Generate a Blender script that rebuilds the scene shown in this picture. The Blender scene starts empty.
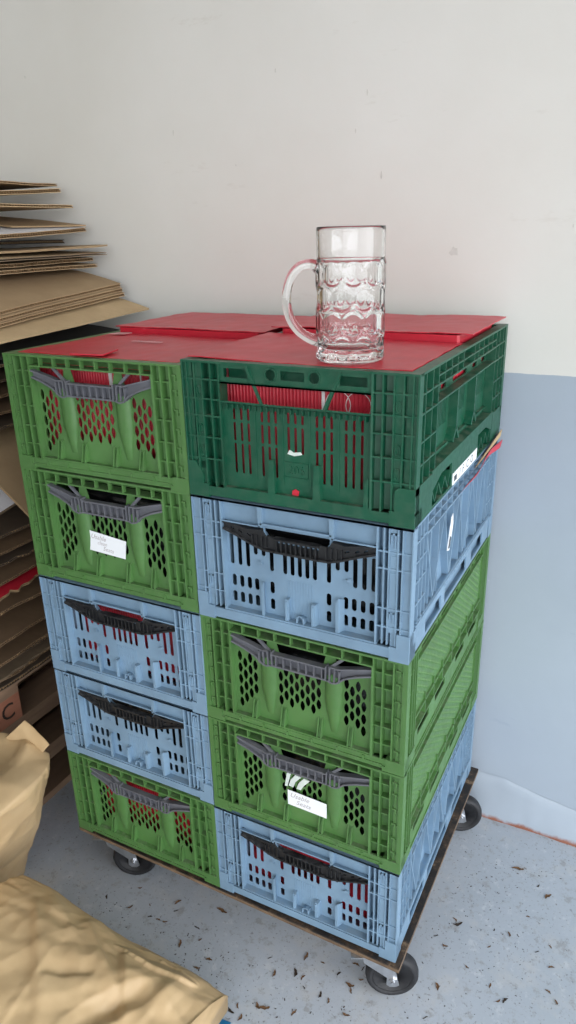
import bpy, bmesh, math, random
from mathutils import Vector, Matrix, noise
from mathutils.geometry import tessellate_polygon

random.seed(7)
SC = bpy.context.scene
COL = SC.collection
PI = math.pi
FLOOR_Z = -0.155            # the deck top of the dolly is z = 0

# ------------------------------------------------------------------ helpers
def s2l(c):
    return tuple(((v / 12.92) if v <= 0.04045 else ((v + 0.055) / 1.055) ** 2.4) for v in c)

def rgb(r, g, b):
    return s2l((r / 255, g / 255, b / 255)) + (1.0,)

def link(o, parent=None):
    COL.objects.link(o)
    if parent is not None:
        o.parent = parent
    return o

def tag(o, label=None, cat=None, group=None, kind=None):
    if label: o['label'] = label
    if cat: o['category'] = cat
    if group: o['group'] = group
    if kind: o['kind'] = kind
    return o

def empty(name, loc=(0, 0, 0), rz=0, parent=None):
    o = bpy.data.objects.new(name, None)
    o.empty_display_size = .05
    o.location = loc
    o.rotation_euler = (0, 0, rz)
    return link(o, parent)

def obj(name, mesh, parent=None, loc=(0, 0, 0), rot=(0, 0, 0)):
    o = bpy.data.objects.new(name, mesh)
    o.location = loc
    o.rotation_euler = rot
    return link(o, parent)

class MB:
    """collects shapes; mesh() turns them into one mesh"""
    def __init__(self):
        self.v = []; self.f = []; self.m = []; self.s = []
    def add(self, vs, fs, m=0, smooth=False):
        n = len(self.v)
        self.v += [tuple(q) for q in vs]
        for f in fs:
            self.f.append(tuple(i + n for i in f)); self.m.append(m); self.s.append(smooth)
        return self
    def box(self, x0, x1, y0, y1, z0, z1, m=0):
        x0, x1 = min(x0, x1), max(x0, x1); y0, y1 = min(y0, y1), max(y0, y1); z0, z1 = min(z0, z1), max(z0, z1)
        v = [(x0, y0, z0), (x1, y0, z0), (x1, y1, z0), (x0, y1, z0), (x0, y0, z1), (x1, y0, z1), (x1, y1, z1), (x0, y1, z1)]
        f = [(0, 3, 2, 1), (4, 5, 6, 7), (0, 1, 5, 4), (1, 2, 6, 5), (2, 3, 7, 6), (3, 0, 4, 7)]
        return self.add(v, f, m)
    def cbox(self, x0, x1, y0, y1, z0, z1, c, m=0):
        """box with vertical edges chamfered by c"""
        p = [(x0 + c, y0), (x1 - c, y0), (x1, y0 + c), (x1, y1 - c), (x1 - c, y1), (x0 + c, y1), (x0, y1 - c), (x0, y0 + c)]
        return self.prism_z(p, z0, z1, m)
    def prism_z(self, p, z0, z1, m=0):
        n = len(p)
        v = [(x, y, z0) for x, y in p] + [(x, y, z1) for x, y in p]
        f = [tuple(range(n - 1, -1, -1)), tuple(range(n, 2 * n))] + [(i, (i + 1) % n, n + (i + 1) % n, n + i) for i in range(n)]
        return self.add(v, f, m)
    def prism(self, p, d0, d1, m=0):
        """p: polygon in (u,z), counter-clockwise seen from the front; extruded in depth d0..d1"""
        n = len(p)
        a = sum(p[i][0] * p[(i + 1) % n][1] - p[(i + 1) % n][0] * p[i][1] for i in range(n))
        if a < 0: p = p[::-1]
        v = [(x, d0, z) for x, z in p] + [(x, d1, z) for x, z in p]
        tri = tessellate_polygon([[Vector((x, z, 0)) for x, z in p]])
        f = []
        for t in tri:
            a3 = (p[t[1]][0] - p[t[0]][0]) * (p[t[2]][1] - p[t[0]][1]) - (p[t[2]][0] - p[t[0]][0]) * (p[t[1]][1] - p[t[0]][1])
            t = tuple(t) if a3 > 0 else tuple(reversed(t))
            f.append(t); f.append(tuple(i + n for i in reversed(t)))
        f += [(i, n + i, n + (i + 1) % n, (i + 1) % n) for i in range(n)]
        return self.add(v, f, m)
    def bar(self, a, b, w, d0, d1, m=0):
        """straight strut in the face plane from a to b, width w"""
        dx, dz = b[0] - a[0], b[1] - a[1]; L = math.hypot(dx, dz); nx, nz = -dz / L * w / 2, dx / L * w / 2
        return self.prism([(a[0] + nx, a[1] + nz), (a[0] - nx, a[1] - nz), (b[0] - nx, b[1] - nz), (b[0] + nx, b[1] + nz)], d0, d1, m)
    def cyl(self, c, r, ax, h0, h1, n=24, m=0, r2=None, smooth=True):
        """cylinder about axis ax ('x','y','z') through c, from h0 to h1 on that axis"""
        r2 = r if r2 is None else r2
        v = []
        for h, rr in ((h0, r), (h1, r2)):
            for i in range(n):
                t = 2 * PI * i / n; a, b = rr * math.cos(t), rr * math.sin(t)
                v.append({'z': (c[0] + a, c[1] + b, c[2] + h), 'x': (c[0] + h, c[1] + a, c[2] + b), 'y': (c[0] + b, c[1] + h, c[2] + a)}[ax])
        k = len(self.v)
        self.add(v, [(i, (i + 1) % n, n + (i + 1) % n, n + i) for i in range(n)], m, smooth)
        self.add(v, [tuple(range(n - 1, -1, -1)), tuple(range(n, 2 * n))], m)
        return self
    def tube(self, pts, r, n=8, m=0, cap=True, flat=1.0):
        pts = [Vector(q) for q in pts]
        rings = []
        up = None
        for i, q in enumerate(pts):
            t = (pts[min(i + 1, len(pts) - 1)] - pts[max(i - 1, 0)]).normalized()
            if up is None:
                up = Vector((0, 0, 1)) if abs(t.z) < .9 else Vector((0, 1, 0))
            up = (up - t * up.dot(t)).normalized(); sd = t.cross(up)
            rr = r[i] if isinstance(r, (list, tuple)) else r
            rings.append([q + up * (math.cos(2 * PI * k / n) * rr) + sd * (math.sin(2 * PI * k / n) * rr * flat) for k in range(n)])
        v = [p for R in rings for p in R]
        f = []
        for i in range(len(rings) - 1):
            for k in range(n):
                f.append((i * n + k, i * n + (k + 1) % n, (i + 1) * n + (k + 1) % n, (i + 1) * n + k))
        if cap:
            f.append(tuple(range(n - 1, -1, -1))); f.append(tuple((len(rings) - 1) * n + k for k in range(n)))
        return self.add(v, f, m, True)
    def lathe(self, prof, n=32, c=(0, 0, 0), ax='z', m=0):
        """closed profile [(r,h)...] turned about an axis"""
        v = []
        for r, h in prof:
            for i in range(n):
                t = 2 * PI * i / n; a, b = r * math.cos(t), r * math.sin(t)
                v.append({'z': (c[0] + a, c[1] + b, c[2] + h), 'y': (c[0] + b, c[1] + h, c[2] + a), 'x': (c[0] + h, c[1] + a, c[2] + b)}[ax])
        k = len(prof)
        f = []
        for j in range(k):
            j2 = (j + 1) % k
            for i in range(n):
                f.append((j * n + i, j * n + (i + 1) % n, j2 * n + (i + 1) % n, j2 * n + i))
        return self.add(v, f, m, True)
    def grid(self, nx, ny, fn, m=0, smooth=True, flip=False):
        v = [fn(i / nx, j / ny) for j in range(ny + 1) for i in range(nx + 1)]
        f = []
        for j in range(ny):
            for i in range(nx):
                a = j * (nx + 1) + i
                q = (a, a + 1, a + nx + 2, a + nx + 1)
                f.append(q[::-1] if flip else q)
        return self.add(v, f, m, smooth)
    def mesh_add(self, me, mat, m=0):
        v = [mat @ q.co for q in me.vertices]
        return self.add(v, [tuple(pl.vertices) for pl in me.polygons], m)
    def mesh(self, name, mats, recalc=False, bevel=0, sharp=None):
        me = bpy.data.meshes.new(name)
        me.from_pydata(self.v, [], self.f)
        for mt in (mats if isinstance(mats, (list, tuple)) else [mats]): me.materials.append(mt)
        me.polygons.foreach_set('material_index', self.m)
        me.polygons.foreach_set('use_smooth', self.s)
        if recalc:
            bm = bmesh.new(); bm.from_mesh(me)
            bmesh.ops.remove_doubles(bm, verts=bm.verts, dist=1e-6)
            bmesh.ops.recalc_face_normals(bm, faces=bm.faces); bm.to_mesh(me); bm.free()
        me.update()
        return me

def from_curve(cu):
    o = bpy.data.objects.new('tmp', cu); COL.objects.link(o)
    dg = bpy.context.evaluated_depsgraph_get()
    me = bpy.data.meshes.new_from_object(o.evaluated_get(dg))
    bpy.data.objects.remove(o); bpy.data.curves.remove(cu)
    return me

def plate(mb, outer, holes, d, t, m=0):
    """perforated plate in the (u,z) plane, centred at depth d, thickness t"""
    cu = bpy.data.curves.new('tmp', 'CURVE'); cu.dimensions = '2D'; cu.fill_mode = 'BOTH'; cu.extrude = t / 2
    for poly in [outer] + holes:
        sp = cu.splines.new('POLY'); sp.points.add(len(poly) - 1)
        for k, (x, z) in enumerate(poly): sp.points[k].co = (x, z, 0, 1)
        sp.use_cyclic_u = True
    me = from_curve(cu)
    mb.mesh_add(me, Matrix.Translation((0, d, 0)) @ Matrix.Rotation(PI / 2, 4, 'X'), m)
    bpy.data.meshes.remove(me)

def text_mb(mb, s, size, mat, m=0, ext=.0004, shear=0, space=1.0):
    cu = bpy.data.curves.new('tmp', 'FONT'); cu.body = s; cu.size = size; cu.extrude = ext; cu.shear = shear
    cu.align_x = 'CENTER'; cu.align_y = 'CENTER'; cu.resolution_u = 3; cu.space_character = space
    me = from_curve(cu)
    mb.mesh_add(me, mat, m)
    bpy.data.meshes.remove(me)

def rect(x0, x1, z0, z1): return [(x0, z0), (x1, z0), (x1, z1), (x0, z1)]
def slot(x, z0, z1, w):
    r = w / 2; a = []
    for k in range(5): t = PI + PI * k / 4; a.append((x + r * math.cos(t), z0 + r + r * math.sin(t)))
    for k in range(5): t = PI * k / 4; a.append((x + r * math.cos(t), z1 - r + r * math.sin(t)))
    return a
def lens(x, z, w, h):
    return [(x + w / 2 * math.cos(t) * (abs(math.cos(t)) ** .55), z + h / 2 * math.sin(t)) for t in [2 * PI * k / 10 for k in range(10)]]

# ------------------------------------------------------------------ materials
def new_mat(name):
    m = bpy.data.materials.new(name); m.use_nodes = True
    nt = m.node_tree
    return m, nt, nt.nodes['Principled BSDF']
def nd(nt, kind, **kw):
    n = nt.nodes.new(kind)
    for k, v in kw.items(): setattr(n, k, v)
    return n
def inp(n, **kw):
    for k, v in kw.items(): n.inputs[k.replace('_', ' ')].default_value = v
    return n
def mixc(nt, fac, a, b, blend='MIX'):
    n = nd(nt, 'ShaderNodeMix', data_type='RGBA', blend_type=blend)
    for i, val in ((0, fac), (6, a), (7, b)):
        if isinstance(val, bpy.types.NodeSocket): nt.links.new(val, n.inputs[i])
        else: n.inputs[i].default_value = val
    return n.outputs[2]
def ramp(nt, src, stops):
    n = nd(nt, 'ShaderNodeValToRGB')
    e = n.color_ramp.elements
    while len(e) < len(stops): e.new(.5)
    for i, (p, c) in enumerate(stops):
        e[i].position = p; e[i].color = c if isinstance(c, tuple) else (c, c, c, 1)
    nt.links.new(src, n.inputs[0])
    return n.outputs[0]
def noise_tex(nt, scale, detail=4, rough=.55, coords='Object', vec=None, stretch=None):
    n = nd(nt, 'ShaderNodeTexNoise'); inp(n, Scale=scale, Detail=detail, Roughness=rough)
    if vec is None:
        tc = nd(nt, 'ShaderNodeTexCoord'); vec = tc.outputs[coords]
    if stretch:
        mp = nd(nt, 'ShaderNodeMapping'); mp.inputs['Scale'].default_value = stretch
        nt.links.new(vec, mp.inputs[0]); vec = mp.outputs[0]
    nt.links.new(vec, n.inputs['Vector'])
    return n.outputs['Fac']
def bump(nt, bs, h, strength=.2, dist=.002):
    b = nd(nt, 'ShaderNodeBump'); inp(b, Strength=strength, Distance=dist)
    nt.links.new(h, b.inputs['Height']); nt.links.new(b.outputs[0], bs.inputs['Normal'])

def plastic(name, c, dust=(150, 148, 135), dustamt=.35, rough=.42, var=.16):
    m, nt, bs = new_mat(name)
    n1 = noise_tex(nt, 9, 4, .6); n2 = noise_tex(nt, 60, 5, .65)
    dark = tuple(v * (1 - var) for v in c[:3]) + (1,); light = tuple(min(1, v * (1 + var)) for v in c[:3]) + (1,)
    base = ramp(nt, n1, [(.3, dark), (.7, light)])
    geo = nd(nt, 'ShaderNodeNewGeometry'); sp = nd(nt, 'ShaderNodeSeparateXYZ'); nt.links.new(geo.outputs['Normal'], sp.inputs[0])
    up = nd(nt, 'ShaderNodeMapRange'); inp(up, From_Min=.55, From_Max=.98, To_Min=0.12, To_Max=1.0); nt.links.new(sp.outputs['Z'], up.inputs['Value'])
    dn = ramp(nt, n2, [(.42, 0.0), (.68, 1.0)])
    mu = nd(nt, 'ShaderNodeMath', operation='MULTIPLY'); nt.links.new(up.outputs[0], mu.inputs[0]); nt.links.new(dn, mu.inputs[1])
    mu2 = nd(nt, 'ShaderNodeMath', operation='MULTIPLY'); nt.links.new(mu.outputs[0], mu2.inputs[0]); mu2.inputs[1].default_value = dustamt
    colr = mixc(nt, mu2.outputs[0], base, rgb(*dust))
    nt.links.new(colr, bs.inputs['Base Color'])
    inp(bs, Roughness=rough)
    rr = ramp(nt, n2, [(.3, rough - .06), (.7, rough + .14)]); nt.links.new(rr, bs.inputs['Roughness'])
    bump(nt, bs, n2, .05, .001)
    return m

M = {}
M['green'] = plastic('light_green_plastic', rgb(74, 114, 60))
M['blue'] = plastic('light_blue_plastic', rgb(116, 143, 166), dustamt=.25)
M['dark'] = plastic('dark_green_plastic', rgb(7, 76, 53), dust=(120, 130, 112), dustamt=.75)
M['grey'] = plastic('grey_plastic', rgb(98, 99, 106), dustamt=.2)
M['black'] = plastic('black_plastic', rgb(26, 27, 30), dust=(120, 120, 120), dustamt=.45)

def simple(name, c, rough=.6, metallic=0, nscale=40, var=.12, bumps=.0):
    m, nt, bs = new_mat(name)
    n = noise_tex(nt, nscale, 4)
    a = tuple(v * (1 - var) for v in c[:3]) + (1,); b = tuple(min(1, v * (1 + var)) for v in c[:3]) + (1,)
    nt.links.new(ramp(nt, n, [(.3, a), (.7, b)]), bs.inputs['Base Color'])
    inp(bs, Roughness=rough, Metallic=metallic)
    if bumps: bump(nt, bs, n, bumps, .002)
    return m

def red_card():
    m, nt, bs = new_mat('red_printed_card')
    n1 = noise_tex(nt, 7, 5, .6); n2 = noise_tex(nt, 90, 4, .6)
    base = ramp(nt, n1, [(.25, rgb(182, 26, 46)), (.75, rgb(208, 42, 62))])
    sc = ramp(nt, noise_tex(nt, 26, 6, .7, stretch=(1, 7, 1)), [(.66, 0.0), (.74, .5)])
    nt.links.new(mixc(nt, sc, base, rgb(222, 120, 128)), bs.inputs['Base Color'])
    inp(bs, Roughness=.40); bs.inputs['Specular IOR Level'].default_value = .6
    bump(nt, bs, n1, .35, .006)
    return m
M['red'] = red_card()
M['white_print'] = simple('white_print', rgb(235, 228, 226), .5)
M['grey_print'] = simple('grey_print', rgb(205, 150, 152), .5)

def card(name, c, c2):
    m, nt, bs = new_mat(name)
    n1 = noise_tex(nt, 5, 5, .6); n2 = noise_tex(nt, 120, 3, .6, stretch=(.2, 1, 1))
    base = ramp(nt, n1, [(.3, c2), (.7, c)])
    nt.links.new(mixc(nt, ramp(nt, n2, [(.4, 0.0), (.75, .35)]), base, c2), bs.inputs['Base Color'])
    inp(bs, Roughness=.8); bump(nt, bs, n2, .08, .001)
    return m
M['card'] = card('brown_cardboard', rgb(172, 146, 112), rgb(150, 124, 92))
M['card_dark'] = card('grey_brown_cardboard', rgb(132, 112, 90), rgb(104, 88, 70))
M['card_tan'] = card('tan_cardboard', rgb(194, 168, 130), rgb(172, 146, 110))
M['card_white'] = card('white_faced_cardboard', rgb(226, 224, 226), rgb(208, 205, 208))
M['card_black'] = card('black_faced_cardboard', rgb(56, 54, 52), rgb(40, 38, 37))
M['card_shaded'] = card('shade_tinted_brown_cardboard', rgb(128, 102, 76), rgb(106, 84, 62))  # brown cardboard darkened for the lower pile: the gap's shade painted into its colour
M['card_dark_shaded'] = card('shade_tinted_grey_brown_cardboard', rgb(96, 80, 64), rgb(76, 63, 52))  # grey-brown cardboard with the same shade put into its colour
M['flute'] = simple('corrugated_paper', rgb(160, 130, 94), .85)

def wood(name, c, c2):
    m, nt, bs = new_mat(name)
    n1 = noise_tex(nt, 14, 5, .65, stretch=(1, .12, 1)); n2 = noise_tex(nt, 4, 3)
    base = ramp(nt, n1, [(.3, c2), (.7, c)])
    nt.links.new(mixc(nt, ramp(nt, n2, [(.35, 0.0), (.75, .5)]), base, c2), bs.inputs['Base Color'])
    inp(bs, Roughness=.75); bump(nt, bs, n1, .2, .002)
    return m
M['pallet'] = wood('weathered_pallet_wood', rgb(172, 140, 112), rgb(120, 96, 78))
M['pallet_red'] = wood('reddish_pallet_block_wood', rgb(188, 128, 102), rgb(150, 96, 74))
M['stamp'] = simple('burnt_stamp', rgb(48, 34, 28), .8)

def ply_top():
    m, nt, bs = new_mat('worn_black_board_top')
    n = noise_tex(nt, 34, 5, .7); n2 = noise_tex(nt, 120, 3)
    nt.links.new(ramp(nt, n, [(.44, rgb(34, 28, 24)), (.58, rgb(70, 54, 40)), (.68, rgb(128, 104, 78))]), bs.inputs['Base Color'])
    inp(bs, Roughness=.6); bump(nt, bs, n2, .3, .002)
    return m
M['ply_top'] = ply_top()
M['ply_edge'] = wood('board_edge', rgb(146, 120, 94), rgb(78, 62, 48))
M['rubber'] = simple('black_rubber', rgb(34, 34, 37), .62, nscale=80, var=.3)
M['hub'] = simple('dark_wheel_core', rgb(22, 22, 24), .45)
M['steel'] = simple('zinc_steel', rgb(186, 188, 192), .32, .9, 60, .15)

def paper():
    m, nt, bs = new_mat('tan_paper_sack')
    n1 = noise_tex(nt, 6, 5, .6); n2 = noise_tex(nt, 30, 6, .65)
    nt.links.new(ramp(nt, n1, [(.3, rgb(176, 148, 110)), (.7, rgb(194, 167, 128))]), bs.inputs['Base Color'])
    inp(bs, Roughness=.46); bs.inputs['Specular IOR Level'].default_value = .35
    bump(nt, bs, n2, .12, .004)
    return m
M['paper'] = paper()

def glass():
    m, nt, bs = new_mat('clear_glass')
    inp(bs, Roughness=0.0, IOR=1.5); bs.inputs['Base Color'].default_value = (.985, .99, .988, 1)
    bs.inputs['Transmission Weight'].default_value = 1.0
    return m
M['glass'] = glass()

def wall_mat():
    m, nt, bs = new_mat('two_tone_painted_wall')
    tc = nd(nt, 'ShaderNodeTexCoord'); sp = nd(nt, 'ShaderNodeSeparateXYZ'); nt.links.new(tc.outputs['Object'], sp.inputs[0])
    n1 = noise_tex(nt, 1.3, 5, .6); n2 = noise_tex(nt, 26, 6, .62); n3 = noise_tex(nt, 7, 6, .7, stretch=(.6, 1, 2.2))
    up = ramp(nt, n1, [(.3, rgb(214, 211, 204)), (.7, rgb(224, 222, 217))])
    up = mixc(nt, ramp(nt, n3, [(.64, 0.0), (.72, .35)]), up, rgb(198, 192, 182))
    sm = ramp(nt, noise_tex(nt, 4.5, 8, .78), [(.70, 0.0), (.735, .55)])
    up = mixc(nt, sm, up, rgb(176, 170, 160))
    lo = ramp(nt, n1, [(.3, rgb(158, 168, 180)), (.7, rgb(170, 180, 191))])
    lo = mixc(nt, ramp(nt, noise_tex(nt, 38, 3, .6), [(.76, 0.0), (.79, .8)]), lo, rgb(205, 212, 220))
    lo = mixc(nt, ramp(nt, n3, [(.66, 0.0), (.74, .4)]), lo, rgb(140, 152, 172))
    w = nd(nt, 'ShaderNodeMath', operation='MULTIPLY_ADD'); nt.links.new(n2, w.inputs[0]); w.inputs[1].default_value = .004; w.inputs[2].default_value = 1.0345
    gt = nd(nt, 'ShaderNodeMath', operation='GREATER_THAN'); nt.links.new(sp.outputs['Z'], gt.inputs[0]); nt.links.new(w.outputs[0], gt.inputs[1])
    nt.links.new(mixc(nt, gt.outputs[0], lo, up), bs.inputs['Base Color'])
    inp(bs, Roughness=.55); bs.inputs['Specular IOR Level'].default_value = .3
    bump(nt, bs, n2, .10, .006)
    return m
M['wall'] = wall_mat()
M['plain_wall'] = simple('plain_painted_wall', rgb(214, 212, 206), .7, nscale=6, var=.05)

def floor_mat():
    m, nt, bs = new_mat('worn_painted_concrete')
    n1 = noise_tex(nt, 2.2, 5, .6); n2 = noise_tex(nt, 34, 6, .7); n3 = noise_tex(nt, 10, 7, .72); n4 = noise_tex(nt, 150, 4, .7)
    base = ramp(nt, n1, [(.3, rgb(166, 174, 184)), (.7, rgb(182, 188, 197))])
    base = mixc(nt, ramp(nt, n3, [(.52, 0.0), (.66, .55)]), base, rgb(188, 188, 188))
    base = mixc(nt, ramp(nt, n2, [(.56, 0.0), (.66, .6)]), base, rgb(146, 144, 144))
    base = mixc(nt, ramp(nt, n2, [(.34, .55), (.42, 0.0)]), base, rgb(196, 200, 205))
    base = mixc(nt, ramp(nt, n4, [(.60, 0.0), (.68, .7)]), base, rgb(100, 92, 88))
    nt.links.new(base, bs.inputs['Base Color'])
    inp(bs, Roughness=.55); bs.inputs['Specular IOR Level'].default_value = .3
    bump(nt, bs, n2, .2, .004)
    return m
M['floor'] = floor_mat()
def skirt_mat():
    m, nt, bs = new_mat('blue_painted_skirting')
    n1 = noise_tex(nt, 1.3, 5, .6); n3 = noise_tex(nt, 22, 6, .7)
    tc = nd(nt, 'ShaderNodeTexCoord'); sp = nd(nt, 'ShaderNodeSeparateXYZ'); nt.links.new(tc.outputs['Object'], sp.inputs[0])
    base = ramp(nt, n1, [(.3, rgb(156, 166, 178)), (.7, rgb(168, 178, 189))])
    # rust brown stain creeping up from the floor joint
    ad = nd(nt, 'ShaderNodeMath', operation='MULTIPLY_ADD'); nt.links.new(n3, ad.inputs[0]); ad.inputs[1].default_value = -.03; nt.links.new(sp.outputs['Z'], ad.inputs[2])
    mr = nd(nt, 'ShaderNodeMapRange'); inp(mr, From_Min=FLOOR_Z - .012, From_Max=FLOOR_Z - .002, To_Min=1, To_Max=0); nt.links.new(ad.outputs[0], mr.inputs['Value'])
    nt.links.new(mixc(nt, mr.outputs[0], base, rgb(140, 88, 68)), bs.inputs['Base Color'])
    inp(bs, Roughness=.5); bump(nt, bs, n3, .12, .004)
    return m
M['skirt'] = skirt_mat()
M['chip'] = simple('bare_plaster_chip', rgb(203, 200, 194), .7, nscale=60)
M['leaf'] = simple('dry_leaf', rgb(112, 82, 56), .8, nscale=60, var=.35)
M['leaf_dark'] = simple('dark_leaf', rgb(62, 50, 42), .8, nscale=60, var=.3)
M['label'] = simple('white_paper_label', rgb(236, 238, 242), .6, nscale=10, var=.03)
M['pen'] = simple('faint_pen', rgb(178, 170, 172), .7)
M['ink'] = simple('grey_print_ink', rgb(66, 72, 76), .6)
M['tape'] = simple('white_tape_remnant', rgb(212, 220, 214), .6)
M['bin_liner'] = simple('black_film', rgb(16, 16, 18), .25, nscale=20, var=.3, bumps=.4)
M['scrap'] = simple('blue_film', rgb(40, 120, 170), .4)
M['ground'] = simple('outdoor_paving', rgb(150, 148, 142), .9, nscale=8)

# ------------------------------------------------------------------ the setting
WALL_Y = 0.645
def structure(name, mb, mat): 
    o = obj(name, mb.mesh(name, mat)); o['kind'] = 'structure'; return o
structure('floor', MB().box(-2.5, 3.0, -3.2, WALL_Y + .12, FLOOR_Z - .12, FLOOR_Z), M['floor'])
structure('wall_back', MB().box(-2.5, 3.0, WALL_Y, WALL_Y + .15, FLOOR_Z, 2.75), M['wall'])
chips = MB(); _r = random.Random(3)
for cx_, cz_, sz in ((-.133, 1.285, .012), (-.36, 1.53, .006), (-.335, 1.60, .007), (-.83, 1.56, .007), (-1.28, 1.72, .006), (-.30, 1.44, .009), (.10, 1.33, .005), (-.55, 1.66, .006), (-.66, 1.48, .004), (.14, 1.52, .005)):
    pts = [(cx_ + sz * (.95 if sz > .01 else .32) * _r.uniform(.5, 1.1) * math.cos(2 * PI * k / 9), cz_ + sz * _r.uniform(.5, 1.1) * math.sin(2 * PI * k / 9)) for k in range(9)]
    chips.prism(pts, WALL_Y - .0008, WALL_Y + .002)
wc = obj('paint_chip', chips.mesh('paint_chip', M['chip']), SC.objects['wall_back']); wc['kind'] = 'stuff'
structure('wall_left', MB().box(-2.65, -2.5, -3.2, WALL_Y + .15, FLOOR_Z, 2.75), M['plain_wall'])
structure('ceiling', MB().box(-2.65, 3.0, -3.2, WALL_Y + .15, 2.75, 2.9), M['plain_wall'])
fw_ = MB()
fw_.box(-2.65, -.3, -3.35, -3.2, FLOOR_Z, 2.75); fw_.box(-.3, 3.0, -3.35, -3.2, 2.6, 2.75)
structure('wall_front', fw_, M['plain_wall'])
structure('ground_outside', MB().box(-12, 16, -16, 10, FLOOR_Z - .3, FLOOR_Z - .121), M['ground'])
sk = MB()
n = 120
prof = [(0.0, 1.0), (-.004, .93), (-.012, .60), (-.021, .25), (-.028, 0.0)]
for k in range(n):
    pass
def skf(u, v):
    x = -2.5 + 5.5 * u
    i = min(int(v * 4), 3); t = v * 4 - i
    dy = prof[i][0] * (1 - t) + prof[i + 1][0] * t; dz = (prof[i][1] * (1 - t) + prof[i + 1][1] * t) * (.122 - .038 * min(1, max(0, (x - .08) / .2)))
    w = noise.noise(Vector((x * 9, v * 2, 0))) * .004 + noise.noise(Vector((x * 40, v * 5, 3))) * .0015
    return (x, WALL_Y + dy + w * (1 if 0 < v else 0) - .001, FLOOR_Z + max(0, dz + w * (v < 1)))
sk.grid(600, 8, skf, flip=True)
structure('baseboard_back', sk, M['skirt'])

# ------------------------------------------------------------------ crates
W, D, H, HD = .400, .600, .228, .2305

def mirror(f, u0, u1): f(u0, u1); f(W - u1, W - u0)

def green_end():
    b = MB(); X = b.box
    X(0, W, 0, .018, H - .004, H)
    X(.060, W - .060, 0, .026, .2055, .2085)
    X(.060, W - .060, .0300, .0315, .2085, H - .004)
    for k in range(8):
        u = .087 + k * .0325; X(u, u + .003, .001, .017, .2085, H - .004)
    for mu in (lambda a: a, lambda a: W - a):
        B = lambda u0, u1, *r: X(mu(u0), mu(u1), *r)
        B(0, .006, .0005, .018, .026, H - .004)
        B(.006, .062, .0235, .0260, .022, H - .004)
        B(.008, .0235, .0080, .0105, .026, H - .004)
        for u in (.0075, .0245, .0435, .0600): B(u - .0013, u + .0013, .0008, .025, .022, H - .004)
        for z in (.052, .088, .128, .166, .196): B(.0265, .060, .0050, .025, z - .0013, z + .0013)
        for z in (.046, .080, .114, .148, .182, .208):
            B(.0125, .0200, .001, .009, z, z + .0024); B(.0125, .0148, .001, .009, z - .008, z); B(.0075, .0125, .0024, .009, z - .003, z - .001)
        B(.0600, .0630, .0008, .026, .022, .2085)
        # foot
        B(0, .040, .0000, .03, 0, .010); B(0, .034, .0000, .03, .010, .026)
    holes = [[(.150, .2035), (.156, .186), (.166, .180), (.190, .178), (.210, .178), (.234, .180), (.244, .186), (.250, .2035)],
             [(.075, .2035), (.075, .188), (.110, .176), (.128, .176), (.134, .2035)],
             [(W - .075, .2035), (W - .134, .2035), (W - .128, .176), (W - .110, .176), (W - .075, .188)]]
    pitch = .0108; lw, lh = .0098, .0225
    def block(u0, u1, zlo, zhi):
        k = 0; u = u0
        while u <= u1 + 1e-6:
            z = zhi - lh / 2 - (lh * .57 if k % 2 else 0)
            while z - lh / 2 > zlo(u):
                holes.append(lens(u, z, lw, lh)); z -= lh * 1.14
            u += pitch; k += 1
    block(.0735, .1125, lambda u: .040 + .50 * (u - .073), .168)
    block(W - .1125, W - .0735, lambda u: .062 - .55 * (u - (W - .1125)), .168)
    block(.1585, .2425, lambda u: .070, .172)
    plate(b, rect(.062, W - .062, .024, .2070), holes, .0255, .0022)
    # bulging vertical ribs
    for c in (.1355, W - .1355):
        def bf(u, v, c=c):
            z = .046 + v * (.124)
            hw = .0168 * min(1, (.35 + 1.3 * v)); dp = .0185 * min(1, v * 2.2) ** .7 if v > 0 else 0
            a = PI * u
            return (c - hw * math.cos(a), .0245 - dp * math.sin(a), z)
        b.grid(10, 10, bf)
    # little twin fins at the foot of the panel
    for u in (.106, .165, W - .161, W - .102):
        for s in (-.0050, .0028):
            uu = u + s
            v = [(uu, .0246, .028), (uu + .0022, .0246, .028), (uu, .0246, .072), (uu + .0022, .0246, .072), (uu, .001, .028), (uu + .0022, .001, .028), (uu, .016, .068), (uu + .0022, .016, .068)]
            b.add(v, [(0, 4, 6, 2), (1, 3, 7, 5), (4, 5, 7, 6), (2, 6, 7, 3), (0, 1, 5, 4)])
        v = [(u - .003, .0080, .028), (u + .003, .0080, .028), (u - .002, .0235, .062), (u + .002, .0235, .062)]
        b.add(v, [(0, 1, 3, 2)])
    X(.060, W - .060, .003, .027, .0235, .0265)
    X(0.034, W - .034, .0020, .006, .0035, .0235)
    X(0.040, W - .040, .0002, .0022, .0105, .0130)
    X(.036, W - .036, .006, .028, .0035, .0060)
    for k in range(6): u = .075 + k * .05; X(u - .002, u + .002, .0006, .003, .013, .021)
    return b

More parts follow.
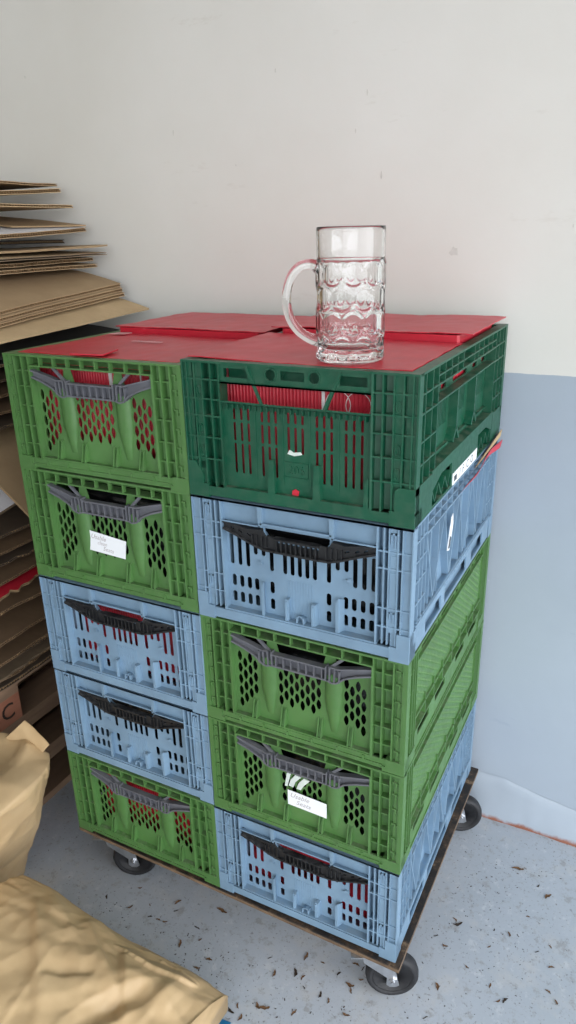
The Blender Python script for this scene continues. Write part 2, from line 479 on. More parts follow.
def green_handle():
    b = MB()
    L = [(.0615, .1995), (.0640, .1845), (.090, .176), (.112, .166), (.127, .153), (.136, .1505), (.144, .153), (.147, .160), (.147, .181), (.138, .1845), (.124, .1835), (.100, .190)]
    for mu in (lambda a: a, lambda a: W - a):
        p = [(mu(u), z) for u, z in L]
        b.prism(p, .0075, .0105)
        # raised outline of the arm
        q = [(.0615, .1985), (.100, .189), (.124, .1825), (.138, .1830)]
        for a, c in zip(q, q[1:]): b.bar((mu(a[0]), a[1]), (mu(c[0]), c[1]), .003, .001, .012)
        q = [(.0635, .1855), (.090, .177), (.112, .167), (.127, .154), (.136, .1518), (.145, .155)]
        for a, c in zip(q, q[1:]): b.bar((mu(a[0]), a[1]), (mu(c[0]), c[1]), .003, .001, .012)
        for u0 in (.121, .130, .139, .1465): b.bar((mu(u0), .184 if u0 > .125 else .18), (mu(u0 + .001), .156), .0026, .0, .012)
        # spring strut up to the rim
        b.bar((mu(.113), .2055), (mu(.137), .183), .0052, .006, .010)
    for z in (.1555, .1785):
        b.box(.146, W - .146, .0005, .0125, z - .0016, z + .0016)
    b.box(.146, W - .146, .0100, .0125, .156, .178)
    for k in range(7):
        u = .155 + k * .015; b.box(u - .0012, u + .0012, .001, .0115, .156, .178)
    return b

def green_side():
    L = D; b = MB(); X = b.box
    X(.004, L - .004, 0, .018, H - .004, H)
    X(.060, L - .060, .0015, .016, .196, .1990)
    holes = [slot(u, 0, 0.01, .004) for u in ()]
    pl = [rect(a, c, .2015, .2165) for a, c in ((.072, .082), (.096, .186), (.196, .206), (.220, .312), (.322, .345), (.360, .440), (.452, .470), (.482, .530))]
    plate(b, rect(.058, L - .058, .196, H - .004), pl, .008, .0025)
    for mu in (lambda a: a, lambda a: L - a):
        B = lambda u0, u1, *r: X(mu(u0), mu(u1), *r)
        B(.004, .006, .0005, .018, .026, H - .004)
        B(.006, .060, .0150, .0180, .022, H - .004)
        for u in (.019, .034, .047, .058): B(u - .00125, u + .00125, .0008, .016, .022, H - .004)
        for z in (.060, .105, .150, .190): B(.006, .058, .003, .016, z - .0012, z + .0012)
        B(.004, .060, .0, .03, 0, .024)
    # dimpled panel
    holes = []
    plate(b, rect(.058, L - .058, .080, .197), [], .0065, .003)
    k = 0; u = .072
    while u < L - .07:
        z = .100 + (.007 if k % 2 else 0)
        while z < .188:
            b.add([(u - .0022, .0049, z), (u, .0049, z - .005), (u + .0022, .0049, z), (u, .0049, z + .005), (u, .0030, z)], [(0, 1, 4), (1, 2, 4), (2, 3, 4), (3, 0, 4)])
            z += .014
        u += .0105; k += 1
    X(.058, L - .058, .0010, .016, .0800, .0835); X(.058, L - .058, .0125, .0155, .056, .080); X(.058, L - .058, .0, .016, .0530, .0560)
    for u in (.120, .175, .235, .300, .365, .425, .480): X(u - .0015, u + .0015, .001, .014, .056, .098)
    plate(b, rect(.058, L - .058, .024, .053), [rect(a, a + .07, .031, .046) for a in (.08, .19, .34, .45)], .0035, .0025)
    X(.058, L - .058, .0005, .02, .000, .0040); X(.058, L - .058, .0025, .005, .004, .024)
    return b

def blue_end():
    b = MB(); X = b.box
    X(0, W, 0, .004, H - .003, H); X(0, W, .0, .018, H - .003, H)
    # recessed pockets under the rim
    X(.058, W - .058, .0150, .0175, .197, H)
    for (a, c, zl) in ((.060, .135, .196), (.135, W - .135, .2005), (W - .135, W - .060, .196)):
        X(a, c, .0, .0175, zl, zl + .0025)
    for u in (.135, W - .135):
        b.prism([(u - .003, .196), (u + .003, .196), (u + .0045, H - .003), (u - .0045, H - .003)], .0, .017)
    X(.082, .093, .0138, .0152, .2165, .2195, ); X(W - .093, W - .082, .0138, .0152, .2165, .2195)
    for mu in (lambda a: a, lambda a: W - a):
        B = lambda u0, u1, *r: X(mu(u0), mu(u1), *r)
        B(.0, .0022, .0005, .018, .050, H - .003); B(.0022, .0155, .0110, .0140, .050, H - .003)
        B(.0145, .060, .0260, .0285, .024, H - .003)
        B(.0255, .0375, .003, .0065, .050, H - .003)
        for u in (.0165, .0245, .0385, .0470): B(u - .0013, u + .0013, .0008, .027, .028, H - .003)
        B(.0565, .0595, .0006, .030, .024, H - .003)
        for z in (.0595, .093, .163, .192): B(.0022, .058, .0020, .027, z - .0013, z + .0013)
        for z in (.068, .199):
            B(.0275, .0295, .0, .004, z, z + .020); B(.0275, .0355, .0, .004, z + .018, z + .020); B(.0335, .0355, .0, .004, z + .006, z + .020)
        for z0, z1 in ((.165, .190), (.095, .161)): B(.0265, .0365, .0022, .003, z0 + .004, z1 - .004)
        # foot
        B(0, .034, .0, .034, 0, .026); B(0, .022, -.0004, .022, .026, .051)
    holes = [[(.1385, .2000), (.1395, .190), (.147, .180), (.156, .178), (W - .156, .178), (W - .147, .180), (W - .1395, .190), (W - .1385, .2000)]]
    sw = .0074
    for u, z0, z1 in ((.0765, .116, .176), (.0915, .116, .176), (.1065, .116, .170), (.121, .142, .168), (.1355, .142, .168), (.150, .116, .170)):
        for uu in (u, W - u): holes.append(slot(uu, z0, z1, sw))
    for u in (.174, .187, .200, .213, .226): holes.append(slot(u, .1155, .170, sw))
    for u in (.0785, .093, .1075, .1215, .150):
        for z0, z1 in ((.0735, .0965), (.0400, .0635)):
            holes.append(slot(u, z0, z1, sw * 1.1)); holes.append(slot(W - u, z0, z1, sw * 1.1))
    plate(b, rect(.058, W - .058, .024, .2005), holes, .0262, .0022)
    # rim of the grip opening
    o = holes[0]
    for p, q in zip(o[:-1], o[1:]): b.bar(p, q, .0032, .012, .0265)
    for u in (.129, W - .115):                                   # round bosses
        for k in range(3):
            b.cyl((u, .0252 - .0018 * k, .1275), .0058 - .0016 * k, 'y', -.0018, 0, 14)
    for k in range(10):                                          # fluted middle field
        u = .1785 + k * .0048; X(u - .0008, u + .0008, .0238, .0255, .036, .106)
    for u, z1 in ((.1335, .091), (W - .1265, .089)):             # slanted outer fins
        b.prism([(u - .0028, .026), (u + .0028, .026), (u + .0028, z1 + .002), (u - .0028, z1 - .006)], .006, .0255)
    for u in (.1795, .2290): 
        X(u - .0032, u + .0032, .009, .0255, .026, .0735); X(u - .0032, u + .0005, .007, .009, .026, .070)
    q = [(.198, .027), (.199, .038), (.2045, .041), (.210, .038), (.211, .027)]
    for p, c in zip(q, q[1:]): b.bar(p, c, .0022, .006, .0255)
    X(.056, W - .056, .002, .029, .0235, .0265)
    b.prism([(.030, .004), (W - .030, .004), (W - .030, .0235), (.030, .0235)], .0012, .005)
    X(.034, W - .034, .0, .002, .0190, .0235)
    X(.034, W - .034, .005, .03, .004, .0065)
    return b

def blue_handle():
    b = MB()
    L = [(.0610, .1950), (.0610, .1820), (.090, .172), (.120, .1600), (.140, .1540), (.160, .1535), (.160, .1790), (.143, .1790), (.135, .1900), (.110, .1880), (.085, .1925)]
    for mu in (lambda a: a, lambda a: W - a):
        holes = [[(mu(a + x), z + y + (c - .01)) for x, y in ((-.0035, -.0012), (.0035, -.0042), (.0035, -.0010), (-.0035, .0022))] for a, z, c in ((.078, .1835, .0115), (.093, .1800, .0115), (.110, .1765, .0115))]
        plate(b, [(mu(u), z) for u, z in L], holes, .0075, .004)
        q = [(.0610, .1945), (.085, .1918), (.110, .1873), (.135, .1890)]
        for a, c in zip(q, q[1:]): b.bar((mu(a[0]), a[1]), (mu(c[0]), c[1]), .003, .001, .012)
        q = [(.0615, .1830), (.090, .1732), (.120, .1612), (.140, .1552), (.160, .1548)]
        for a, c in zip(q, q[1:]): b.bar((mu(a[0]), a[1]), (mu(c[0]), c[1]), .0034, .0, .012)
        for u0 in (.118, .127, .136, .145): b.box(mu(u0 - .001), mu(u0 + .001), .001, .012, .160, .180)
    b.box(.158, W - .158, .0, .013, .1530, .1565); b.box(.158, W - .158, .0, .013, .1765, .1795)
    b.box(.158, W - .158, .009, .012, .156, .177)
    for k in range(9): u = .164 + k * .009; b.box(u - .001, u + .001, .001, .011, .156, .177)
    return b

def blue_side():
    L = D; b = MB(); X = b.box
    X(.004, L - .004, 0, .018, H - .003, H)
    for mu in (lambda a: a, lambda a: L - a):
        B = lambda u0, u1, *r: X(mu(u0), mu(u1), *r)
        B(.004, .0065, .0005, .018, .048, H - .003)
        for u in (.022, .040, .058, .078): B(u - .0012, u + .0012, .0008, .016, .050, H - .003)
        for z in (.090, .128, .163, .196): B(.0065, .078, .0016, .015, z - .0013, z + .0013)
        B(.004, .034, 0, .034, 0, .048)
    X(.0065, L - .0065, .0145, .0170, .048, H - .003)
    # grid under the rim
    X(.076, L - .076, .001, .015, .1915, .1945); X(.076, L - .076, .001, .015, .2090, .2112)
    for k in range(1, 12): u = .078 + k * .037; X(u - .0012, u + .0012, .001, .015, .193, H - .003)
    # zig-zag truss
    zt, zb = .1915, .058
    us = [.080, .130, .185, .232, .283, .384 - .05, .384, .44, .475, .52]
    for k, (a, c) in enumerate(zip(us, us[1:])):
        b.bar((a, zt if k % 2 == 0 else zb), (c, zb if k % 2 == 0 else zt), .0035, .002, .015)
    for u in (.105, .155, .247, .30, .36, .43, .50): X(u - .0013, u + .0013, .003, .015, zb, zt)
    X(.034, L - .034, .0, .018, .0500, .0530); X(.034, L - .034, .0, .003, .0560, .0580)
    pl = [rect(a, c, .009, .037) for a, c in ((.092, .188), (.212, .370), (.412, .508))]
    plate(b, rect(.034, L - .034, .003, .050), pl, .0030, .003)
    for k in range(12): u = .205 + k * .017; X(u, u + .008, .0006, .002, .0435, .0455)
    X(.034, L - .034, .012, .0145, .003, .050); X(.034, L - .034, .0012, .015, .003, .0055)
    return b

def dark_end():
    b = MB(); X = b.box; HH = HD
    X(0, W, 0, .018, HH - .0035, HH)
    for mu in (lambda a: a, lambda a: W - a):
        B = lambda u0, u1, *r: X(mu(u0), mu(u1), *r)
        B(0, .003, .0005, .018, .05, HH - .003)
        B(.003, .071, .0260, .0285, .02, HH - .003)
        for u in (.0095, .0235, .0375, .0545, .0700): B(u - .0014, u + .0014, .0008, .027, .02, HH - .003)
        B(.0245, .0365, .0040, .0070, .05, HH - .003)
        for z in (.068, .105, .141, .169, .2005): B(.003, .070, .0020, .027, z - .0014, z + .0014)
        for z in (.082, .118, .182):
            for k in range(8):
                t = 2 * PI * k / 8; t2 = 2 * PI * (k + 1) / 8
                b.bar((mu(.0305 + .004 * math.cos(t)), z + .008 * math.sin(t)), (mu(.0305 + .004 * math.cos(t2)), z + .008 * math.sin(t2)), .0016, .002, .005)
        B(.0690, .0720, .0008, .028, .02, HH - .003)
        B(0, .040, 0, .036, 0, .024)
    b.prism([(0, .02), (.030, .02), (.030, .040), (.016, .062), (0, .062)], -.0003, .02)
    b.prism([(W, .02), (W - .032, .02), (W - .032, .056), (W - .026, .062), (W, .062)], -.0003, .02)
    # top band with two round recesses and a V of struts
    plate(b, rect(.071, W - .071, .1985, HH - .003), [[(u + .0085 * math.cos(2 * PI * k / 16), .2145 + .0085 * math.sin(2 * PI * k / 16)) for k in range(16)] for u in (.163, W - .163)] + [rect(.079, .122, .2065, .2205), rect(W - .122, W - .079, .2065, .2205), rect(.180, W - .180, .2075, .2215)], .0095, .0025)
    X(.071, W - .071, .0320, .0340, .1985, HH - .003)
    for u in (.163, W - .163):
        ring = [(u + .0098 * math.cos(2 * PI * k / 16), .2145 + .0098 * math.sin(2 * PI * k / 16)) for k in range(17)]
        for p, q in zip(ring, ring[1:]): b.bar(p, q, .0022, .0045, .0095)
        b.cyl((u, 0, .2145), .0094, 'y', .0310, .0318, 16)
        X(.071, W - .071, .0015, .012, .1965, .1990)
    b.bar((.120, .2265), (.1465, .168), .0050, .002, .012); b.bar((W - .120, .2265), (W - .1465, .168), .0050, .002, .012)
    X(.071, W - .071, .0060, .028, .1655, .1685)
    holes = []
    for g, us in enumerate(((.0925, .1055, .1180), (.1425, .1545, .1665), (.1885, .2005, .2125), (.2365, .2485, .2605), (.2840, .2965, .3095))):
        for u in us:
            segs = ((.140, .160), (.105, .136), (.050, .101)) if g != 2 else ((.142, .160), (.094, .137))
            for z0, z1 in segs: holes.append(slot(u, z0, z1, .0043))
    plate(b, rect(.070, W - .070, .02, .167), holes, .0265, .0024)
    for k in range(24): u = .082 + k * .0103; X(u - .0009, u + .0009, .008, .026, .158, .166)
    for u in (.130, .178, .2245, .272):
        X(u - .0016, u + .0016, .0225, .0255, .04, .160)
    # number plate
    for p, q in zip(rect(.179, .2215, .0545, .0795), rect(.179, .2215, .0545, .0795)[1:] + rect(.179, .2215, .0545, .0795)[:1]): b.bar(p, q, .0013, .0215, .0255)
    text_mb(b, '206', .020, Matrix.Translation((.2003, .0238, .0668)) @ Matrix.Rotation(PI / 2, 4, 'X'), 0, .0026)
    for u in (.1595, .2395):
        v = [(u - .0065, .0255, .022), (u + .0065, .0255, .022), (u - .0045, .0255, .080), (u + .0045, .0255, .080), (u - .0065, .0005, .022), (u + .0065, .0005, .022), (u - .0045, .006, .079), (u + .0045, .006, .079)]
        b.add(v, [(0, 4, 6, 2), (1, 3, 7, 5), (4, 5, 7, 6), (2, 6, 7, 3)])
    b.prism([(W - .082, .022), (W - .074, .022), (W - .074, .070), (W - .080, .062)], .001, .0255)
    X(.070, W - .070, .003, .029, .0195, .0225); X(.036, W - .036, .0012, .0045, .003, .0195); X(.036, W - .036, .0045, .03, .003, .0055)
    return b

def dark_side():
    L = D; b = MB(); X = b.box; HH = HD
    X(.004, L - .004, 0, .018, HH - .0035, HH)
    for mu in (lambda a: a, lambda a: L - a):
        B = lambda u0, u1, *r: X(mu(u0), mu(u1), *r)
        B(.004, .0065, .0005, .018, .06, HH - .003)
        B(.0065, .100, .0185, .021, .06, HH - .003)
        for u in (.035, .069, .099): B(u - .0014, u + .0014, .0008, .019, .062, HH - .003)
        for z in (.092, .127, .169, .198): B(.0065, .099, .0010, .019, z - .0014, z + .0014)
        B(.004, .086, .0, .036, 0, .062)
    X(.098, L - .098, .0010, .020, .196, .199); X(.098, L - .098, .0010, .020, .2105, .2130); X(.098, L - .098, .017, .0195, .199, HH - .003)
    for u in (.135, .172, .209, .246, .323, .354, .391, .428, .465): X(u - .0014, u + .0014, .001, .018, .199, HH - .003)
    holes = [rect(a, c, .1735, .1945) for a, c in ((.107, .139), (.178, .209), (.252, .346), (.390, .421), (.460, .492))]
    for a, c in ((.104, .222), (.250, .348), (.376, .494)):
        u = a + .009
        while u < c - .006:
            holes.append(slot(u, .112, .158, .0036)); 
            u += .0085
    plate(b, rect(.099, L - .099, .066, .1975), holes, .0205, .0024)
    X(.098, L - .098, .0010, .022, .1685, .1712)
    # curved separators between the three panels
    for a, c in ((.236, .004), (.362, .004)):
        b.bar((a, .170), (a, .100), .006, .004, .020); b.bar((a, .100), (a - .018, .078), .006, .004, .020); b.bar((a, .100), (a + .018, .078), .006, .004, .020)
    for (a, c) in ((.102, .228), (.246, .354), (.372, .498)):
        X(a, c, .013, .0195, .076, .079)
    X(.084, L - .084, .0, .024, .0600, .0660)
    plate(b, rect(.084, L - .084, .0, .062), [[(.092, .004), (.205, .004), (.205, .046), (.140, .046), (.092, .030)], [(L - .092, .004), (L - .092, .030), (L - .140, .046), (L - .205, .046), (L - .205, .004)]], .0022, .0035)
    X(.084, L - .084, .018, .0205, .0, .062)
    for s in (0, 1):
        q = [.094, .113, .132, .151, .170, .189, .204]
        for k, (a, c) in enumerate(zip(q, q[1:])):
            if s: a, c = L - a, L - c
            b.bar((a, .006 if k % 2 else .032), (c, .032 if k % 2 else .006), .0030, .002, .018)
        a, c = (.092, .205) if not s else (L - .205, L - .092)
        X(a, c, .001, .019, .0, .004)
    return b

def tray(mat, h=.006):
    b = MB()
    b.box(.020, W - .020, .020, D - .020, .0045, .0085)
    for k in range(6):
        b.box(.03, W - .03, .05 + k * .1 - .002, .05 + k * .1 + .002, .001, .0045)
    return b

def warp(mb, u0, dold, dnew, dz, spread=1.0, zs=1.0, panel=True):
    """final proportions of an end wall: how deep its middle panel lies and how high the panel's features sit"""
    out = []
    for x, d, z in mb.v:
        if zs != 1:
            z = z * zs if z < .2 else .2 * zs + (z - .2) * (H - .2 * zs) / (H - .2)
        if panel and u0 <= x <= W - u0 and 0 < d <= dold * 1.12:
            d0 = d; d = d * dnew / dold
            if d0 > .25 * dold:
                k = min(1, max(0, (z - .030) / .015)) * min(1, max(0, (.204 - z) / .019))
                z -= dz * k
            if d0 > .78 * dold and abs(x - .2) < .13: x = .2 + (x - .2) * spread
        out.append((x, d, z))
    mb.v = out
    return mb

KINDS = {}
def mk(kind, end, side, handle, mat, hmat):
    KINDS[kind] = dict(end=end.mesh(kind + '_end_wall', mat), side=side.mesh(kind + '_side_wall', mat), base=tray(mat).mesh(kind + '_base', mat),
                       handle=handle.mesh(kind + '_handle', hmat) if handle else None)
mk('green', warp(green_end(), .0615, .0255, .0135, .006), green_side(), green_handle(), M['green'], M['grey'])
mk('blue', warp(blue_end(), .0575, .0262, .0170, .006, 1.07, .966), blue_side(), warp(blue_handle(), 0, 1, 1, 0, 1, .966, False), M['blue'], M['black'])
mk('dark', warp(dark_end(), .0695, .0265, .0110, .003, 1.02), dark_side(), None, M['dark'], None)

def crate(kind, loc, zs, label, group, dx=0, dy=0):
    r = empty('folding_crate', (loc[0] + dx, loc[1] + dy, loc[2]))
    r.scale = (1, 1, zs)
    tag(r, label, 'crate', group)
    k = KINDS[kind]
    obj('base', k['base'], r)
    obj('end_wall', k['end'], r); obj('end_wall', k['end'], r, (W, D, 0), (0, 0, PI))
    obj('side_wall', k['side'], r, (W, 0, 0), (0, 0, PI / 2)); obj('side_wall', k['side'], r, (0, D, 0), (0, 0, -PI / 2))
    if k['handle']:
        hn = 'grey handle' if kind == 'green' else 'black handle'
        for lo, ro in (((0, 0, 0), (0, 0, 0)), ((W, D, 0), (0, 0, PI))):
            h = obj('handle', k['handle'], r, lo, ro); h['label'] = hn
    return r

ZS = [0.0, .2276, .4506, .6778, .9137]
GAP = .0006
LX, RX = -.8005, -.4000
def h_of(i): return (ZS[i + 1] - ZS[i] - GAP)
G_L, G_R = 'crates in the left stack', 'crates in the right stack'
left, right = [], []
for i, (kd, lab) in enumerate((
        ('green', 'light green crate at the bottom of the left stack, above the caster'),
        ('blue', 'light blue crate directly above the bottom green crate of the left stack'),
        ('blue', 'light blue crate in the middle of the left stack, red carton seen through it'),
        ('green', 'light green crate with a tilted white paper label, second from top left'),
        ('green', 'light green crate at the top of the left stack under the red cartons'))):
    hh = h_of(i) if i < 4 else .2205
    left.append(crate(kd, (LX, 0, ZS[i] + GAP / 2), hh / H, lab, G_L, dx=(0, -.001, .0005, -.002, -.001)[i], dy=(0, .002, 0, .002, .001)[i]))
for i, (kd, lab) in enumerate((
        ('blue', 'light blue crate at the bottom of the right stack, on the dolly edge'),
        ('green', 'light green crate with a white paper label and tape scraps, right stack'),
        ('green', 'unlabelled light green crate under the blue crate of the right stack'),
        ('blue', 'light blue crate directly under the dark green crate'),
        ('dark', 'dark green crate on top of the right stack, under the glass mug'))):
    hh = h_of(i) if i < 4 else HD
    right.append(crate(kd, (RX, 0, ZS[i] + GAP / 2), hh / (HD if kd == 'dark' else H), lab, G_R, dx=(0, .001, 0, .0005, 0)[i], dy=(0, .001, .002, 0, 0)[i]))

# stickers on crates (they are stuck to them: parts)
def sticker(parent, name, poly, d, lines, label, rot=0):
    b = MB(); b.prism(poly, d, d + .0004, 0)
    for s, size, u, z, tilt in lines:
        text_mb(b, s, size, Matrix.Translation((u, d - .0001, z)) @ Matrix.Rotation(-tilt, 4, 'Y') @ Matrix.Rotation(PI / 2, 4, 'X'), 1, .0001, .3)
    o = obj(name, b.mesh(name, [M['label'], M['pen']]), parent); o['label'] = label
    return o
sticker(left[3], 'paper_label', [(.127, .0775), (.2325, .0720), (.2385, .1090), (.1250, .1200)], .0085,
        [('Usable', .0135, .170, .1055, -.08), ('clean', .0115, .178, .0945, -.08), ('Seats', .0125, .192, .0835, -.08)], 'white paper label with three lines of faint handwriting')
sticker(right[1], 'paper_label', [(.1690, .0700), (.2510, .0670), (.2510, .1020), (.1690, .1060)], .0062,
        [('Usable', .0150, .194, .0945, -.03), ('Seats', .0150, .202, .0800, -.03)], 'white paper label with two lines of faint handwriting')
tb = MB()
for p in ([(.171, .117), (.176, .117), (.184, .150), (.176, .150)], [(.179, .120), (.189, .119), (.194, .134), (.206, .149), (.194, .151), (.184, .136)], [(.196, .119), (.205, .118), (.211, .130), (.224, .147), (.212, .149), (.201, .134)]):
    tb.prism([(a - .010, c - .008) for a, c in p], .0105, .0125)
obj('tape_scrap', tb.mesh('tape_scrap', M['tape']), right[1])['label'] = 'torn white tape scraps stuck to the mesh'
# white printed label on the long side of the dark crate
lb = MB()
lb.box(.214, .388, -.0006, .0006, .0012, .0225, 0)
lb.box(.222, .240, -.0009, -.0004, .0060, .0160, 1)
for ch, u in (('I', .262), ('F', .284), ('C', .316), ('O', .348)):
    text_mb(lb, ch, .021, Matrix.Translation((u, -.0007, .0115)) @ Matrix.Rotation(PI / 2, 4, 'X') @ Matrix.Scale(1.25, 4, (1, 0, 0)), 1, .0002)
obj('printed_label', lb.mesh('printed_label', [M['label'], M['ink']]), right[4], (W, 0, 0), (0, 0, PI / 2))['label'] = 'white printed label on the long side'
# torn sticker on the long side of the blue crate
tsb = MB()
tsb.prism([(.208, .112), (.222, .108), (.240, .150), (.236, .172), (.226, .168)], .0005, .0016, 0)
tsb.prism([(.212, .114), (.221, .113), (.228, .130), (.221, .136)], .0, .0006, 1)
obj('torn_sticker', tsb.mesh('torn_sticker', [M['label'], M['ink']]), right[3], (W, 0, 0), (0, 0, PI / 2))['label'] = 'torn white sticker on the long side'
# little white and red scraps on the dark end wall
sb = MB(); sb.prism([(.186, .0905), (.198, .0880), (.212, .0915), (.209, .0955), (.197, .0935), (.190, .0975)], .0090, .0102)
obj('sticker_scrap', sb.mesh('sticker_scrap', M['tape']), right[4])['label'] = 'torn white sticker scrap'
rb = MB(); rb.prism([(.193, .0228), (.204, .0222), (.206, .030), (.199, .033), (.194, .030)], .0085, .0100)
obj('red_scrap', rb.mesh('red_scrap', M['red']), right[4])['label'] = 'small red paper scrap'

# ------------------------------------------------------------------ red cartons
def carton(x0, x1, y0, y1, z0, z1, label, group, lid=None, prints=(), seed=0, flutes=True):
    r = empty('red_carton', ((x0 + x1) / 2, (y0 + y1) / 2, z0))
    tag(r, label, 'box', group)
    cx, cy = (x0 + x1) / 2, (y0 + y1) / 2
    hx, hy, hz = (x1 - x0) / 2, (y1 - y0) / 2, z1 - z0
    b = MB()
    def wall(a, c, n):                       # slightly corrugated upright wall
        def f(u, v):
            p = Vector(a).lerp(Vector(c), u)
            return (p.x, p.y, v * hz)
        b.grid(2, 2, f)
    b.cbox(-hx, hx, -hy, hy, 0, hz, .004)
    # raised flutes on the front wall
    k = -hx + .012
    while flutes and k < hx - .01:
        b.add([(k - .0022, -hy + .0003, hz * .05), (k + .0022, -hy + .0003, hz * .05), (k + .0022, -hy + .0003, hz * .97), (k - .0022, -hy + .0003, hz * .97), (k, -hy - .0012, hz * .06), (k, -hy - .0012, hz * .96)],
              [(0, 1, 4), (2, 3, 5), (1, 2, 5, 4), (3, 0, 4, 5)])
        k += .0062
    obj('carton_body', b.mesh('carton_body', M['red']), r)
    for p in prints:
        q = MB(); p(q, hx, hy, hz)
        o = obj('print', q.mesh('print', [M['white_print'], M['grey_print']]), r); o['label'] = 'printed marks on the carton'
    if lid:
        lx0, lx1, ly0, ly1, lz, fn = lid
        b = MB(); NX, NY = 60, 44
        def top(u, v):
            x = lx0 + (lx1 - lx0) * u; y = ly0 + (ly1 - ly0) * v
            e = noise.noise(Vector((x * 30 + seed, y * 30, seed))) * .003
            ex = e if u in (0.0, 1.0) else 0; ey = e if v in (0.0, 1.0) else 0
            z = lz + fn(x, y, u, v) + .0016 + .0016 * noise.noise(Vector((x * 9, y * 9, seed))) + .0009 * noise.noise(Vector((x * 40, y * 25, seed + 4)))
            return (x + ex - cx, y + ey - cy, z - z0)
        P = [[top(i / NX, j / NY) for i in range(NX + 1)] for j in range(NY + 1)]
        T = .0016
        b.grid(NX, NY, lambda u, v: P[round(v * NY)][round(u * NX)])
        b.grid(NX, NY, lambda u, v: (lambda q: (q[0], q[1], q[2] - T))(P[round(v * NY)][round(u * NX)]), flip=True)
        def edge(seq):
            vs = [q for q in seq] + [(q[0], q[1], q[2] - T) for q in seq]
            nn = len(seq)
            b.add(vs, [(i, nn + i, nn + i + 1, i + 1) for i in range(nn - 1)])
        edge(P[0]); edge(P[-1][::-1]); edge([row[0] for row in P][::-1]); edge([row[-1] for row in P])
        obj('lid', b.mesh('lid', M['red']), r)
    return r

def pr_bars(q, hx, hy, hz):        # white uprights and fine lines with ovals, on the front
    f = -hy - .0016
    def R(x0, x1, z0, z1, m=0): q.box(x0, x1, f, f + .0006, z0, z1, m)
    zt = hz - .015
    R(.024, .0295, hz - .078, zt); R(.110, .1165, hz - .078, zt)
    for z in (hz - .026, hz - .033): R(.0295, .110, z - .0007, z + .0007)
    for c in (.052, .086):
        ring = [(c + .021 * math.cos(t), hz - .063 + .022 * math.sin(t)) for t in [2 * PI * k / 20 for k in range(21)]]
        for a, b_ in zip(ring, ring[1:]): q.bar(a, b_, .0011, f, f + .0006)
def pr_strip(q, hx, hy, hz):
    f = -hy - .0016
    q.prism([(-.001, hz - .055), (.007, hz - .055), (.006, hz - .008), (.002, hz - .004), (-.002, hz - .010)], f, f + .0006)
def pr_line(q, hx, hy, hz):
    f = -hy - .0016
    q.box(.070, .0725, f, f + .0006, hz - .06, hz - .006)

def flat(x, y, u, v): return 0
def rf(x, y, u, v):                 # front right lid: left rear corner kinks up
    s = max(0, 1 - u * 2.2); t = v
    return .0050 * s * (0.5 + .6 * t) + .012 * math.exp(-((u - .42) / .16) ** 2) * max(0, v - .55) * 2.0
def back_droop(x, y, u, v): return -.002 * max(0, u - .7) + .0015 * math.sin(u * 9)
ZL, ZR = .9137 + .2208, .9137 + HD + .0006
carton(LX + .027, LX + .374, .058, .296, ZS[4] + .010, ZL - .004, 'red carton at the front of the top left light green crate', 'red cartons in the top crates',
       (LX + .0215, LX + .3800, .0195, .298, ZL - .0008, flat), [pr_strip, pr_line], 1)
carton(LX + .027, LX + .374, .304, .566, ZS[4] + .010, ZL + .012, 'red carton at the back of the left stack near the cardboard pile', 'red cartons in the top crates',
       (LX + .020, LX + .388, .303, .590, ZL + .0135, flat), [], 2, False)
cf = carton(RX + .027, RX + .374, .058, .296, ZS[4] + .010, ZR - .003, 'red carton in the front of the dark green crate, under the mug', 'red cartons in the top crates',
       (RX + .003, RX + .3805, 0.0190, .298, ZR - .0008, rf), [pr_bars], 3)
carton(RX + .027, RX + .374, .304, .566, ZS[4] + .010, ZR + .013, 'red carton at the back of the dark green crate, behind the mug', 'red cartons in the top crates',
       (RX + .006, RX + .397, .303, .588, ZR + .0145, back_droop), [], 4, False)
# marks on the front left carton top, as thin printed patches; a folded tab; torn bits
lf = [o for o in SC.objects if o.get('label', '').startswith('red carton at the front of the top left')][0]
def patch(parent, name, pts, z, mat, label, t=.0008):
    c = parent.location
    b = MB(); b.prism_z([(x - c.x, y - c.y) for x, y in pts], z - c.z, z - c.z + t)
    o = obj(name, b.mesh(name, mat), parent); o['label'] = label
    return o
patch(lf, 'tape_strip', [(-.792 + .03, .255), (-.725, .262), (-.722, .285), (-.757, .280)], ZL + .0040, M['grey_print'], 'pale tape strip')
b = MB()
for k in range(9):
    x = -.640 + k * .008; b.box(x - lf.location.x, x + .0045 - lf.location.x, .178 - lf.location.y, .189 - lf.location.y, ZL + .0042 - lf.location.z, ZL + .0048 - lf.location.z)
obj('code_print', b.mesh('code_print', M['grey_print']), lf)['label'] = 'small row of pale printed characters'
patch(lf, 'folded_tab', [(-.640, .006), (-.572, .014), (-.588, .075), (-.650, .066)], ZL + .0042, M['red'], 'folded red tab', .0022)
# torn bits where the two right cartons meet
b = MB()
for k in range(7):
    x = -.262 + k * .010; b.prism([(x, .0), (x + .012, .0), (x + .009 + .003 * (k % 2), .010 + .007 * ((k * 37) % 5) / 5), (x + .002, .012)], .0, .0012, k % 2)
o = obj('torn_edge', b.mesh('torn_edge', [M['white_print'], M['red']]), cf); o.location = (-cf.location.x, .301 - cf.location.y, ZR + .012 - cf.location.z); o['label'] = 'torn white paper edge'

def inner_carton(cr, lab, top, xoff):
    x, y, z = cr.location
    return carton(x + .040, x + .360, .060, .310, z + .0098, z + top, lab, 'red cartons seen through the lower crates', None, [pr_strip, pr_line], 5)
inner_carton(left[2], 'red carton inside the upper blue crate of the left stack', .205, 0)
inner_carton(left[0], 'red carton inside the bottom green crate of the left stack', .205, 0)
inner_carton(right[0], 'red carton inside the bottom blue crate of the right stack', .205, 0)

